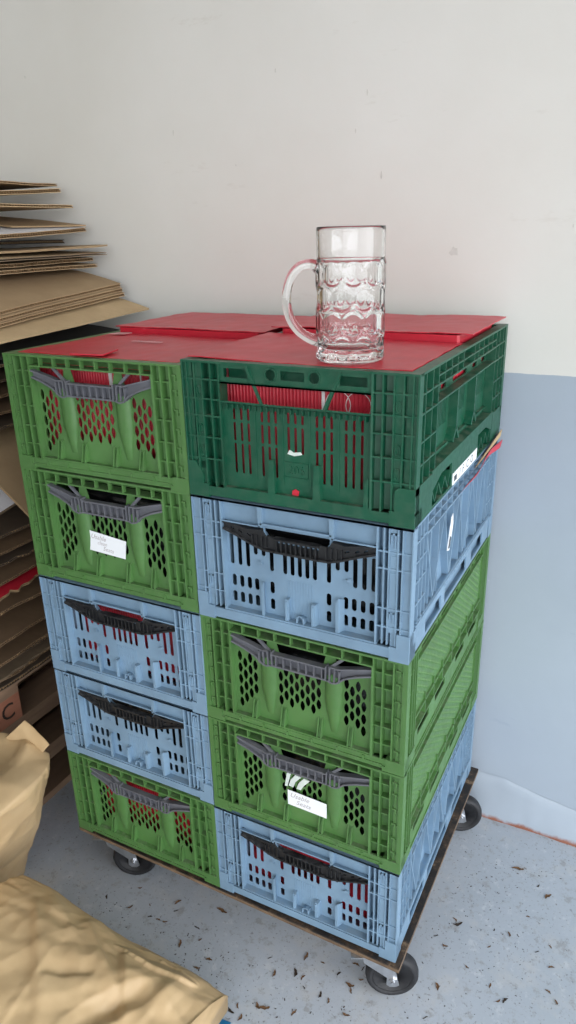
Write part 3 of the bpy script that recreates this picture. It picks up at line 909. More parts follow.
def bundle(cr, lab, top, seed):
    x, y, z = cr.location
    b = MB()
    NU, NV = 40, 20
    def f(u, v):
        t = 2 * PI * u; ph = PI * v
        sx = math.copysign(abs(math.cos(t)) ** .35, math.cos(t)); sy = math.copysign(abs(math.sin(t)) ** .35, math.sin(t))
        rr = math.sin(ph) ** .35 if 0 < v < 1 else 0
        p = Vector((sx * rr * .158, sy * rr * .125, 0))
        zz = top / 2 - (top / 2) * math.copysign(abs(math.cos(ph)) ** .5, math.cos(ph))
        w = noise.noise(Vector((p.x * 22, p.y * 22, zz * 30 + seed))) * .004
        return (p.x * (1 + w), p.y * (1 + w), max(0, min(top, zz + w * .5)))
    b.grid(NU, NV, f)
    o = obj('plastic_bundle', b.mesh('plastic_bundle', M['bin_liner'], recalc=True), None, (x + .2, .168, z + .0098))
    tag(o, lab, 'bundle', 'black wrapped bundles inside crates')
bundle(left[3], 'black film bundle inside the green crate with the tilted label', .196, 1)
bundle(left[1], 'black film bundle inside the lower blue crate of the left stack', .190, 2)
bundle(right[1], 'black film bundle inside the green crate with tape scraps', .194, 3)
bundle(right[2], 'black film bundle inside the unlabelled green crate of the right stack', .196, 4)
bundle(right[3], 'black film bundle inside the blue crate under the dark green one', .198, 5)

# red and tan carton flap poking out over the long side of the upper blue crate
b = MB()
def fl(off, z0, z1):
    def f(u, v):
        s = .250 + u * .335
        zz = z0 + (z1 - z0) * v * (0.35 + .65 * u)
        return (off + .0045 + .0030 * math.sin(u * 7) + .004 * v, s, zz + .0025 * math.sin(u * 11))
    return f
zb = ZS[3] + .2105
b.grid(30, 3, fl(0, zb, zb + .018), 0); b.grid(30, 3, fl(.0012, zb, zb + .018), 0, flip=True)
_x, _y, _z = right[3].location
cb = carton(_x + .040, _x + .360, .320, .560, _z + .0098, _z + .205, 'red carton in the back of the upper right blue crate, torn flap squeezed out', 'red cartons seen through the lower crates')
o = obj('carton_flap', b.mesh('carton_flap', M['red']), cb); o.location = -cb.location
b = MB()
b.grid(30, 3, lambda u, v: (.0035 + .003 * u + .002 * v, .37 + u * .215, zb + .012 + .010 * u + .012 * v * (.4 + u)), 1); b.grid(30, 3, lambda u, v: (.0022 + .003 * u + .002 * v, .37 + u * .215, zb + .012 + .010 * u + .012 * v * (.4 + u)), 1, flip=True)
c_in = obj('paper_backing', b.mesh('paper_backing', [M['card_tan'], M['card_tan']]), o); c_in['label'] = 'tan inner side of the flap'

# ------------------------------------------------------------------ glass mug
MUG = Vector((-.1365, .0770, ZR + .0022))
R0, MH = .0520, .1905
ZSH = .1425                     # shoulder below the smooth rim
rows = [(.0230, 0), (.0575, .5), (.0920, 0), (.1260, .5)]
NP = 10
def r_out(t, z):
    if z > ZSH + .004: return .0505
    r = R0
    if z > ZSH: r = R0 + (.0505 - R0) * (z - ZSH) / .004
    if z < .006: r = R0 - .0035 * (1 - z / .006) ** 2
    best = 9; bdt = 0
    for zc, off in rows:
        if abs(z - zc) > .025: continue
        k = round(t / (2 * PI) * NP - off)
        dt = (t - (k + off) * 2 * PI / NP)
        d = math.hypot(dt * R0, z - zc) / .0160
        if d < best: best, bdt = d, dt
    if best < 1:
        w = min(1, (1 - best) / .12); w = w * w * (3 - 2 * w)
        r += w * min(0, (R0 - .0017) / math.cos(bdt) - r)
    elif best < 1.3 and z < ZSH and z > .004: r += .0003 * math.sin((best - 1) / .3 * PI)
    return r
NT = 300
zs_ = [0.0, .001, .0025, .004] + [.005 + i * (ZSH - .005) / 170 for i in range(171)] + [ZSH + .0012, ZSH + .0024, ZSH + .004, ZSH + .006] + [ZSH + .006 + (MH - .0015 - ZSH - .006) * i / 8 for i in range(1, 9)]
b = MB()
V = []
for z in zs_:
    for i in range(NT):
        t = 2 * PI * i / NT; r = r_out(t, z); V.append((r * math.cos(t), r * math.sin(t), z))
prof_in = [(.0496, MH - .0003), (.0485, MH), (.0480, MH - .0004), (.0475, MH - .002), (.0472, MH - .006), (.0466, ZSH + .020), (.0461, ZSH + .004), (.0457, ZSH - .012), (.0455, ZSH - .03), (.0454, .090), (.0453, .070), (.0452, .050), (.0451, .036), (.0449, .029), (.0440, .0245), (.0405, .0205), (.030, .0175), (.014, .0165), (.0015, .0162)]
for r, z in prof_in:
    for i in range(NT):
        t = 2 * PI * i / NT; V.append((r * math.cos(t), r * math.sin(t), z))
nr = len(zs_) + len(prof_in)
F = [(j * NT + i, j * NT + (i + 1) % NT, (j + 1) * NT + (i + 1) % NT, (j + 1) * NT + i) for j in range(nr - 1) for i in range(NT)]
F.append(tuple((nr - 1) * NT + i for i in range(NT)))
# concave underside
for r, z in ((.044, .0), (.040, .0035), (.020, .0050), (.0015, .0055)):
    for i in range(NT):
        t = 2 * PI * i / NT; V.append((r * math.cos(t), r * math.sin(t), z))
base0 = nr * NT
F += [(i, base0 + i, base0 + (i + 1) % NT, (i + 1) % NT) for i in range(NT)]
for j in range(3):
    F += [(base0 + j * NT + i, base0 + (j + 1) * NT + i, base0 + (j + 1) * NT + (i + 1) % NT, base0 + j * NT + (i + 1) % NT) for i in range(NT)]
F.append(tuple(base0 + 3 * NT + i for i in range(NT - 1, -1, -1)))
b.add(V, F, 0, True)
mug = empty('beer_mug', MUG, math.radians(27))
tag(mug, 'dimpled clear glass beer mug standing on the front right red carton', 'mug')
obj('mug_body', b.mesh('mug_body', M['glass']), mug)
hb = MB()
pts, rad = [], []
ctrl = [(q, z * 1.035) for q, z in [(-.0465, .1285), (-.058, .1345), (-.074, .1325), (-.087, .121), (-.0945, .101), (-.0955, .080), (-.090, .059), (-.078, .043), (-.063, .033), (-.0470, .0265)]]
def cr(p0, p1, p2, p3, t): return .5 * ((2 * p1) + (-p0 + p2) * t + (2 * p0 - 5 * p1 + 4 * p2 - p3) * t * t + (-p0 + 3 * p1 - 3 * p2 + p3) * t ** 3)
for i in range(len(ctrl) - 1):
    a = [ctrl[max(0, min(len(ctrl) - 1, i + k))] for k in (-1, 0, 1, 2)]
    for s in range(8):
        t = s / 8; pts.append((cr(a[0][0], a[1][0], a[2][0], a[3][0], t), 0, cr(a[0][1], a[1][1], a[2][1], a[3][1], t)))
pts.append((ctrl[-1][0], 0, ctrl[-1][1]))
rad = [.0068 + .0022 * abs(2 * i / (len(pts) - 1) - 1) ** 3 for i in range(len(pts))]
hb.tube(pts, rad, 20, flat=1.25)
obj('handle', hb.mesh('mug_handle', M['glass'], recalc=True), mug, rot=(0, 0, math.radians(4)))

# ------------------------------------------------------------------ dolly
dolly = empty('furniture_dolly', (-.4, .3, FLOOR_Z)); tag(dolly, 'low wooden board dolly on black casters carrying both crate stacks', 'dolly')
dl = Vector(dolly.location)
BT = .011
b = MB()
x0, x1, y0, y1 = -.7990 + .4, .0140 + .4, -.3040, .3185
zt = -dl.z
b.box(x0, x1, y0, y1, zt - .003, zt - .0001, 0); b.box(x0, x1, y0, y1, zt - BT, zt - .003, 1)
obj('board', b.mesh('board', [M['ply_top'], M['ply_edge']]), dolly, rot=(0, 0, math.radians(-.7)))
WR, WT = .055, .030
def wheel_mesh():
    b = MB(); b.lathe([(.020, -WT * .36), (.041, -WT * .40), (.043, -WT * .5), (WR - .006, -WT * .5), (WR - .0015, -WT * .32), (WR, 0), (WR - .0015, WT * .32), (WR - .006, WT * .5), (.043, WT * .5), (.041, WT * .40), (.020, WT * .36)], 48, ax='y')
    return b.mesh('wheel_tyre', M['rubber'])
def hub_mesh():
    b = MB(); b.lathe([(.004, -WT * .30), (.036, -WT * .28), (.041, -WT * .42), (.0415, 0), (.041, WT * .42), (.036, WT * .28), (.004, WT * .30)], 40, ax='y')
    b.cyl((0, 0, 0), .011, 'y', -WT * .55, WT * .55, 20); return b.mesh('wheel_core', M['hub'])
def fork_mesh():
    b = MB(); top = .128 - WR          # relative to axle
    for s in (-1, 1):
        y = s * (WT / 2 + .004)
        # tapering fork cheek from the crown (offset) to the axle
        p = [(-.013, -.010), (-.006, -.014), (.006, -.014), (.013, -.008), (.012, .008), (.060, .044), (.064, top - .006), (.016, top - .006), (-.006, .020)]
        n0 = len(b.v); b.prism(p, y - .0015, y + .0015)
        b.cyl((0, y, 0), .0095, 'y', 0 if s > 0 else -.005, .005 if s > 0 else 0, 6, smooth=False)
        b.cyl((0, y, 0), .005, 'y', 0 if s > 0 else -.009, .009 if s > 0 else 0, 14)
    b.box(.016, .064, -WT / 2 - .0055, WT / 2 + .0055, top - .008, top - .005)
    b.cyl((.042, 0, top - .005), .022, 'z', 0, .006, 24)
    return b.mesh('caster_fork', M['steel'])
def plate_mesh():
    b = MB(); b.box(-.045, .045, -.038, .038, 0, .003)
    for sx in (-1, 1):
        for sy in (-1, 1): b.cyl((sx * .034, sy * .028, 0), .006, 'z', -.005, 0, 6, smooth=False)
    return b.mesh('mounting_plate', M['steel'])
WM, HM, FM, PM = wheel_mesh(), hub_mesh(), fork_mesh(), plate_mesh()
PLZ = -FLOOR_Z - BT - .0032           # underside of the board, relative to the floor
def caster(wx, wy, ang):
    """wheel contact at (wx,wy); ang = direction from axle to the swivel"""
    c = empty('caster', (wx - dl.x, wy - dl.y, 0), ang, dolly)
    obj('wheel', WM, c, (0, 0, WR + .0002)); obj('wheel_core', HM, c, (0, 0, WR + .0002))
    f = obj('fork', FM, c, (0, 0, WR + .0002)); f.scale = (1, 1, (PLZ - WR) / (.128 - WR)); f['label'] = 'steel fork'
    pl = obj('mounting_plate', PM, c, (.042, 0, PLZ)); pl['label'] = 'steel mounting plate'
    return c
caster(-.022, .052, math.radians(205))
caster(-.007, .548, math.radians(203))
caster(-.692, .062, math.radians(205))
caster(-.700, .545, math.radians(20))

# ------------------------------------------------------------------ pallets
def pallet(z, label, stamped=False):
    r = empty('wooden_pallet', (-1.075, .045, z)); tag(r, label, 'pallet', 'pallets under the cardboard')
    # long side (1.2 m) along y, depth 0.8 m along -x ; local origin at the middle of the near face
    for k in range(3):
        x = -.0725 - k * .3275
        wdt = .145 if k == 1 else .100
        xc = (-.05, -.40, -.75)[k]
        bm_ = MB().box(xc - wdt / 2, xc + wdt / 2, -.6, .6, 0, .022); obj('bottom_board', bm_.mesh('bottom_board', M['pallet']), r)
        for j, yc in enumerate((-.5275, 0, .5275)):
            bl = MB().box(xc - wdt / 2 + .001, xc + wdt / 2 - .001, yc - .0725, yc + .0725, .022, .100)
            o = obj('block', bl.mesh('block', M['pallet_red']), r)
            if stamped and k == 0 and j == 1:
                st = MB()
                for ch, yy in (('B', -.016), ('C', .030)):
                    text_mb(st, ch, .062, Matrix.Translation((0.0, yy, .060)) @ Matrix.Rotation(PI / 2, 4, 'Z') @ Matrix.Rotation(PI / 2, 4, 'X'), 0, .0006)
                st.box(-.0005, .0005, -.058, -.050, .036, .082)
                obj('stamp', st.mesh('stamp', M['stamp']), o)['label'] = 'dark stamped letters BC'
    for j, yc in enumerate((-.5275, 0, .5275)):
        obj('stringer_board', MB().box(-.8, 0, yc - .0725, yc + .0725, .100, .122).mesh('stringer_board', M['pallet']), r)
    for k, (xc, wdt) in enumerate(((-.0725, .145), (-.25, .100), (-.40, .145), (-.55, .100), (-.7275, .145))):
        obj('deck_board', MB().box(xc - wdt / 2, xc + wdt / 2, -.6, .6, .122, .144).mesh('deck_board', M['pallet']), r)
    return r
pallet(FLOOR_Z, 'dark wooden pallet at the bottom of the pile, on the floor')
pallet(FLOOR_Z + .1445, 'middle wooden pallet, shaded, behind the standing sack')
pallet(FLOOR_Z + .2890, 'reddish wooden pallet with stamped letters, under the cardboard', True)
PT = FLOOR_Z + .2890 + .144

# ------------------------------------------------------------------ cardboard pile
def sheet(z0, xr0, xr1, slope=.12, y0=-.35, y1=.60, mat='card', T=.006, label='', curl=0, ytilt=0, seed=0, flute=True, torn=0, xl=-1.72, hinge=-1.22, top=None, cat='cardboard', group='flattened cardboard sheets in the pile', power=1.5, bow=0):
    """a real corrugated sheet: two liners and a wavy flute between them; its right edge runs from xr0 (near) to xr1 (far)"""
    b = MB()
    def P(u, v, off):
        y = y0 + (y1 - y0) * v
        e = torn * noise.noise(Vector((y * 30, seed, 0))) + torn * .6 * noise.noise(Vector((y * 90, seed, 2)))
        xr = xr0 + (xr1 - xr0) * v + e
        x = xl + (xr - xl) * u
        d = max(0, x - hinge)
        z = z0 - slope * (d ** power) + ytilt * v + curl * max(0, v - .6) ** 2 * 4 * max(0, u - .5) + bow * math.sin(PI * v)
        z += .0016 * noise.noise(Vector((x * 4, y * 4, seed))) + .0010 * noise.noise(Vector((x * 11, y * 11, seed + 9))) * u
        yy = y + (torn * noise.noise(Vector((x * 30, seed, 5))) if v == 1 else 0)
        return (x, min(yy, WALL_Y - .006), z + off)
    NX, NY = 26, 40
    b.grid(NX, NY, lambda u, v: P(u, v, T), 0)
    b.grid(NX, NY, lambda u, v: P(u, v, 0), 1, flip=True)
    # second skin of each liner gives it thickness at the rims
    b.grid(NX, NY, lambda u, v: P(u, v, T - .0017), 1, flip=True); b.grid(NX, NY, lambda u, v: P(u, v, .0017), 1)
    for v_ in (0.0, 1.0):
        for hi in (T, .0017):
            b.grid(NX, 1, lambda u, w: P(u, v_, hi - .0017 * w), 1, flip=(v_ == 0))
    for hi in (T, .0017): b.grid(1, NY, lambda u, v: P(1.0, v, hi - .0017 * u), 1)
    if flute:
        nper = int((y1 - y0) / .0085); nv = nper * 4
        amp = (T - .0028) / 2
        b.grid(6, nv, lambda u, v: P(.55 + .4485 * u, v, T / 2 + amp * math.sin(2 * PI * nper * v)), 2)
    c = Vector((-1.4, .2, z0))
    b.v = [(q[0] - c.x, q[1] - c.y, q[2] - c.z) for q in b.v]
    o = obj('cardboard_sheet', b.mesh('cardboard_sheet', [M[top or mat], M[mat], M['flute']]), None, c)
    tag(o, label, cat, group)
    return o

# ---- lower pile, up to the crate tops
zc = PT + .004
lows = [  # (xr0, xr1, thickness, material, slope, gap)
    (-1.06, -1.05, .010, 'card_dark_shaded', .04, .006), (-1.02, -1.06, .007, 'card_shaded', .06, .010), (-1.08, -1.03, .007, 'card_dark_shaded', .05, .014), (-1.00, -1.03, .007, 'card_shaded', .10, .012),
    (-1.06, -1.07, .006, 'card_dark_shaded', .08, .016), (-.98, -1.02, .007, 'card_shaded', .16, .014), (-1.08, -1.06, .006, 'card_shaded', .12, .020), (-1.03, -1.00, .007, 'card_shaded', .16, .012),
    (-1.05, -1.08, .006, 'card_dark_shaded', .14, .022), (-1.00, -1.05, .007, 'card_shaded', .20, .014), (-1.07, -1.02, .006, 'card_dark_shaded', .16, .024), (-1.02, -1.05, .006, 'card_shaded', .20, .016),
    (-1.06, -1.04, .007, 'card_dark_shaded', .18, .022), (-1.01, -1.06, .006, 'card_shaded', .22, .016), (-1.07, -1.07, .006, 'card_dark_shaded', .18, .026), (-1.02, -1.01, .007, 'card_shaded', .22, .016),
    (-1.05, -1.08, .006, 'card_shaded', .20, .022), (-1.00, -1.04, .007, 'card_dark_shaded', .22, .016), (-1.06, -1.02, .006, 'card_shaded', .20, .024), (-1.02, -1.06, .007, 'card_shaded', .22, .016),
    (-1.00, -1.05, .006, 'card_dark_shaded', .22, .022), (-1.05, -1.02, .006, 'card_shaded', .22, .016), (-1.02, -1.06, .007, 'card_shaded', .20, .020), (-1.06, -1.04, .006, 'card_dark_shaded', .2, .018),
]
where = ['lowest in the pile on the pallet', 'just above the pallet', 'low in the pile beside the blue crates', 'at mid height beside the blue crates', 'at mid height beside the green crates', 'high in the pile beside the green crates']
step = (1.07 - zc) / len(lows)
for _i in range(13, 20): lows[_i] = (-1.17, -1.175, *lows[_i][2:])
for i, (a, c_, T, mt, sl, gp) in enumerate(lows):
    mname = {'card_shaded': 'brown', 'card_dark_shaded': 'grey-brown'}[mt]
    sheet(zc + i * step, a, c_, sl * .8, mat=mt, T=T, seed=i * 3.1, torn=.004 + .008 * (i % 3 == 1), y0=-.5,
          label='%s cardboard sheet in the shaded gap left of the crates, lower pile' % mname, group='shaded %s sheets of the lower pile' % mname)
# drooping pieces whose near corners show beside the second green crate
sheet(.893, -.915, -.94, .95, y0=.105, y1=.50, mat='card', T=.006, label='brown cardboard flap drooping beside the second green crate from the top left', seed=51, hinge=-1.14, power=1.25, xl=-1.5)
sheet(.780, -1.03, -1.07, .95, y0=.080, y1=.40, mat='card_dark', top='card_white', T=.006, label='white-faced cardboard flap drooping left of the second green crate', seed=52, hinge=-1.14, power=1.3, xl=-1.4)
sheet(.556, -1.0, -1.03, .12, y0=.045, y1=.45, mat='card', top='red', T=.006, torn=.014, label='torn red printed cardboard piece beside the middle blue crate', seed=53, hinge=-1.2, xl=-1.5)
sheet(.331, -1.03, -1.04, .1, y0=.03, y1=.5, mat='card_dark', T=.005, torn=.012, label='ragged grey-brown cardboard scrap just above the stamped pallet', seed=54, hinge=-1.2, xl=-1.5)

# ---- top of the pile, above the crates
sheet(1.075, -.99, -1.03, .10, mat='card_dark', top='card_black', T=.007, label='black-faced sheet at crate height, behind the left red cartons', seed=61)
sheet(1.108, -.97, -1.00, .18, mat='card_black', T=.005, label='thin black sheet sticking out under the tan sheet', seed=62, flute=False)
sheet(1.192, -.86, -.915, .38, mat='card_tan', T=.004, label='tan sheet whose pointed corner reaches furthest over the red cartons', seed=63, flute=False, hinge=-1.2, power=1.6, ytilt=.01)
for k, (dz, xa, xb) in enumerate(((0, -.875, -.99), (.0105, -.87, -.995), (.021, -.875, -1.0))):
    sheet(1.212 + dz, xa, xb, .38, mat='card', T=.0085, label=['lowest ply of the big brown layered board on the pile', 'middle ply of the big brown layered board on the pile', 'broad brown top board of the layered stack with a bare upper face'][k], seed=64, hinge=-1.2, power=1.45, ytilt=.012)
sheet(1.262, -1.05, -1.075, .10, mat='card', T=.0085, torn=.012, label='corrugated brown sheet with a ragged end above the broad board', seed=70)
sheet(1.276, -1.04, -1.085, .10, mat='card', T=.0085, torn=.012, label='second ragged corrugated sheet above the broad board', seed=71)
sheet(1.293, -1.00, -1.035, .08, mat='card_dark', top='card_tan', T=.006, label='folded tan sheet with a grey underside, below the white board', seed=72, flute=False)
sheet(1.303, -1.08, -1.030, .03, mat='card', T=.004, curl=.022, label='thin brown flap curling up at its far corner', seed=73, flute=False)
sheet(1.318, -1.16, -1.175, .05, mat='card_black', T=.009, label='dark sheet set back under the white board', seed=74)
sheet(1.364, -1.07, -1.095, .12, mat='card', top='card_white', T=.010, y0=.12, ytilt=.018, hinge=-1.5, power=1.3, label='white-faced corrugated board near the top of the pile', seed=75)
sheet(1.3860, -1.15, -1.095, .12, mat='card', T=.003, y0=.40, ytilt=.008, hinge=-1.5, power=1.3, label='thin grey-brown flap lying on the white board', seed=76, flute=False)
sheet(1.4030, -1.13, -1.13, .05, mat='card_tan', T=.007, label='tan sheet second from the top of the pile', seed=77)
sheet(1.416, -1.17, -1.165, .06, mat='card_tan', T=.010, y0=.10, ytilt=.026, label='brown sheet sagging directly under the topmost sheet', seed=78, bow=-.003)
sheet(1.4560, -1.19, -1.175, .02, mat='card', T=.006, label='topmost brown sheet of the cardboard pile', seed=79, torn=.006)

# ------------------------------------------------------------------ paper sacks
def folds(seed, nf, lo, hi, amp, width):
    rnd = random.Random(seed); L = []
    for _ in range(nf):
        d = Vector((rnd.gauss(0, 1), rnd.gauss(0, 1), rnd.gauss(0, .8))).normalized()
        c = Vector([rnd.uniform(a, b_) for a, b_ in zip(lo, hi)])
        ln = Vector((rnd.gauss(0, 1), rnd.gauss(0, 1), rnd.gauss(0, 1))); ln = (ln - d * ln.dot(d)).normalized()
        L.append((c, d, ln, rnd.uniform(.08, .30), rnd.choice((-1, 1, 1)) * amp * rnd.uniform(.4, 1), width * rnd.uniform(.5, 1.6)))
    return L
def crease(p, L):
    s = 0
    for c, d, ln, length, a, w in L:
        q = p - c; t = abs(q.dot(ln)) / length
        if t > 1: continue
        x = q.dot(d) / w
        if abs(x) > 1: continue
        k = 1 - abs(x) if x < 0 else (1 - x) ** 2.2
        s += a * k * (1 - t * t)
    return s
def facets(seed, base, k):
    """flat planes tangent to the rounded base shape: the paper lies in facets between sharp creases"""
    rnd = random.Random(seed); P = []
    for _ in range(k):
        u, v = rnd.uniform(.02, .98), rnd.random(); e = 1e-3
        p = base(u, v); a = base(u + e, v) - p; c = base(u, v + e) - p
        n_ = a.cross(c)
        if n_.length < 1e-12: continue
        P.append((p, n_.normalized()))
    return P
def facet_disp(q, nq, P, lim):
    best = lim
    for p, n_ in P:
        d = abs(n_.dot(nq))
        if d < .45: continue
        sgn = 1 if n_.dot(nq) > 0 else -1
        h = (p - q).dot(n_) * sgn / d
        if -1e-4 <= h < best: best = h
    return best
def ridge(p, s):   # sharp-edged crumple
    return (1 - abs(noise.noise(p * s)) * 2.2)

def close_ends(me):
    bm = bmesh.new(); bm.from_mesh(me)
    edges = [e for e in bm.edges if e.is_boundary]
    if edges: bmesh.ops.holes_fill(bm, edges=edges, sides=0)
    bmesh.ops.recalc_face_normals(bm, faces=bm.faces); bm.to_mesh(me); bm.free()

def sgnpow(a, e): return math.copysign(abs(a) ** e, a)

def lying_sack():
    b = MB()
    NU, NV = 260, 360
    xa, xb = -.815, -.308
    def base(u, v):
        t = 2 * PI * v
        x = xa + (xb - xa) * u
        hgt = .262 - .070 * u - .065 * u ** 2
        if u < .06: hgt *= .45 + .55 * math.sin(max(u, 0) / .06 * PI / 2)
        yb = -.172 + .006 * math.sin(u * 9) + .016 * u; yf = -.78 + .10 * u
        yc, hw = (yb + yf) / 2, (yb - yf) / 2
        ct, st = math.cos(t), math.sin(t)
        return Vector((x + .018 * u ** 6 * math.sin(t * 2 + 1), yc + hw * sgnpow(ct, .70), hgt / 2 + hgt / 2 * sgnpow(st, .80 if st > 0 else .3)))
    P = facets(21, base, 46)
    L = folds(3, 60, (-.80, -.70, .02), (-.29, -.16, .26), .0050, .026)
    def f(u, v):
        p = base(u, v); e = 1e-3
        n_ = (base(u + e, v) - p).cross(base(u, v + e) - p)
        n_ = n_.normalized() if n_.length > 1e-12 else Vector((0, 0, 1))
        t = 2 * PI * v
        out = Vector((0, math.cos(t), math.sin(t)))
        if n_.dot(out) < 0: n_ = -n_
        if u < .995 and u > .005:
            d = .9 * facet_disp(p, n_, P, .045) - .006
        else: d = 0
        st = max(0, math.sin(t))
        d += crease(p, L) * .9 + .0025 * (ridge(p + Vector((3, 1, 2)), 9.0) - .6) + .0012 * ridge(p, 34)
        # long fold running towards the camera, with the pocket beside it
        def line(ax, ay, bx, by, a, w_up, w_dn):      # a crease from (ax,ay) to (bx,by) in plan
            L2 = (bx - ax) ** 2 + (by - ay) ** 2; t_ = ((p.x - ax) * (bx - ax) + (p.y - ay) * (by - ay)) / L2
            if t_ < 0 or t_ > 1: return 0
            sd = ((p.x - ax) * (by - ay) - (p.y - ay) * (bx - ax)) / math.sqrt(L2)
            k = (1 - sd / w_up) if sd >= 0 else (1 + sd / w_dn)
            return a * max(0, k) * min(1, t_ * 6, (1 - t_) * 6)
        d += line(-.705, -.225, -.50, -.43, .012, .010, .05) + line(-.578, -.350, -.498, -.289, -.008, .006, .03)
        d += line(-.60, -.20, -.43, -.30, .010, .03, .012) + line(-.50, -.20, -.395, -.33, .012, .012, .05)
        d += .016 * max(0, 1 - math.hypot((p.x + .375) / .05, (p.y + .235) / .05))
        d -= .024 * max(0, 1 - math.hypot((p.x + .430 - .5 * (p.y + .30)) / .03, (p.y + .31) / .09))
        p = p + n_ * d * (.15 + .85 * st)
        return (p.x, p.y, max(0, p.z))
    def softened(u, v):
        i, j = round(u * NU), round(v * NV)
        acc = Vector((0, 0, 0)); n = 0
        for di in (-1, 0, 1):
            for dj in (-1, 0, 1):
                ii = min(max(i + di, 0), NU); jj = (j + dj) % NV
                wgt = (3 - abs(di)) * (4 - abs(dj)); acc += GR[ii][jj] * wgt; n += wgt
        return acc / n
    GR = [[Vector(f(i / NU, j / NV)) for j in range(NV)] for i in range(NU + 1)]
    def capped(u, v):
        k = round(u * (NU + 4))
        if k < 2 or k > NU + 2:
            uu = 0 if k < 2 else 1
            cen = sum((GR[uu * NU][j] for j in range(0, NV, 6)), Vector()) / len(range(0, NV, 6))
            q = softened(uu, v)
            t_ = .5 if k in (1, NU + 3) else 0
            return tuple(cen.lerp(q, t_) + Vector(((.006 if uu else -.006) * (1 - t_), 0, 0)))
        return tuple(softened((k - 2) / NU, v))
    b.grid(NU + 4, NV, capped)
    me = b.mesh('paper_sack', M['paper'], recalc=True); close_ends(me)
    o = obj('paper_sack', me, None, (0, 0, FLOOR_Z + .0005))
    tag(o, 'crumpled tan paper sack lying on the floor in the foreground', 'sack', 'tan paper sacks'); return o
lying_sack()

def standing_sack():
    b = MB()
    NU, NV = 200, 170
    HS = .390
    def base(v, u):                     # v up the sack, u around it
        t = 2 * PI * u; z = HS * v
        xr = -.932 + .140 * min(1, max(0, v) / .95) ** 1.1
        xl_ = -1.055 + .02 * v
        yb = -.046 + .034 * v; yf = -.50 + .06 * v
        cx, cy = (xr + xl_) / 2, (yb + yf) / 2; hx, hy = (xr - xl_) / 2, (yb - yf) / 2
        if v > .93:
            k = max(0, 1 - (v - .93) / .07); hx *= .35 + .65 * k ** .55; hy *= .86 + .14 * k; cx -= .012 * (1 - k)
        return Vector((cx + hx * sgnpow(math.cos(t), .55), cy + hy * sgnpow(math.sin(t), .45), z))
    P = facets(33, base, 60)
    L = folds(11, 18, (-1.05, -.3, .02), (-.82, .0, .42), .008, .06)
    def f(u, v):
        p = base(v, u); t = 2 * PI * u; e = 1e-3
        n_ = (base(v + e, u) - p).cross(base(v, u + e) - p)
        n_ = n_.normalized() if n_.length > 1e-12 else Vector((0, 0, 1))
        if n_.dot(Vector((math.cos(t), math.sin(t), .2))) < 0: n_ = -n_
        d = .8 * facet_disp(p, n_, P, .016) + crease(p, L) + .002 * (ridge(p + Vector((7, 1, 2)), 10.0) - .6)
        if .02 < v < .995: p = p + n_ * d * min(1, v * 4)
        return tuple(p)
    b.grid(NU, NV, f)
    me = b.mesh('sack_body', M['paper'], recalc=True); close_ends(me)
    r = empty('paper_sack', (-.95, -.25, FLOOR_Z + .0005))
    tag(r, 'tan paper sack standing upright in front of the pallets, its top folded to a point', 'sack', 'tan paper sacks')
    obj('sack_body', me, r, (.95, .25, 0))
    e = MB()
    A, B_, C_, Dp = Vector((-.985, -.050, HS - .030)), Vector((-.832, -.022, HS + .012)), Vector((-.850, -.030, HS - .012)), Vector((-.890, -.020, HS + .066))
    def ef(u, v):
        lo = A.lerp(C_, u); hi = A.lerp(Dp, u * 2) if u < .5 else Dp.lerp(B_, u * 2 - 1)
        p = lo.lerp(hi, v)
        p.y += .006 * math.sin(u * PI) - .014 * (1 - abs(2 * u - 1)) * v + .003 * noise.noise(p * 30)
        return tuple(p)
    e.grid(24, 16, ef, smooth=False)
    e.grid(24, 16, lambda u, v: (lambda q: (q[0], q[1] + .0014, q[2]))(ef(u, v)), smooth=False, flip=True)
    obj('folded_top', e.mesh('folded_top', M['paper']), r, (.95, .25, 0))
    return r
standing_sack()

# blue film scrap under the tip of the lying sack
b = MB()
b.grid(6, 6, lambda u, v: (-.322 + .040 * u + .006 * math.sin(v * 5), -.225 + .070 * v, FLOOR_Z + .0004 + (.0001 + .006 * max(0, u - .45)) * (1 + .4 * math.sin(v * 7))))
tag(obj('plastic_scrap', b.mesh('plastic_scrap', M['scrap'])), 'small blue plastic scrap at the tip of the lying paper sack', 'scrap')

# ------------------------------------------------------------------ camera
CAM = Vector((0.29144, -0.96619, 1.33169)); YAW, PITCH, ROLL, FPX = -0.4792334, -0.3697713, -0.0246076, 722.505
fwd = Vector((math.sin(YAW) * math.cos(PITCH), math.cos(YAW) * math.cos(PITCH), math.sin(PITCH)))
rt = Vector((math.cos(YAW), -math.sin(YAW), 0)); upv = rt.cross(fwd)
r2 = rt * math.cos(ROLL) + upv * math.sin(ROLL); u2 = -rt * math.sin(ROLL) + upv * math.cos(ROLL)
cam = bpy.data.cameras.new('camera'); co = bpy.data.objects.new('camera', cam); COL.objects.link(co)
co.matrix_world = Matrix(((r2.x, u2.x, -fwd.x, CAM.x), (r2.y, u2.y, -fwd.y, CAM.y), (r2.z, u2.z, -fwd.z, CAM.z), (0, 0, 0, 1)))
cam.sensor_fit = 'VERTICAL'; cam.sensor_height = 24; cam.lens = FPX / 1024 * 24; cam.clip_start = .02
SC.camera = co

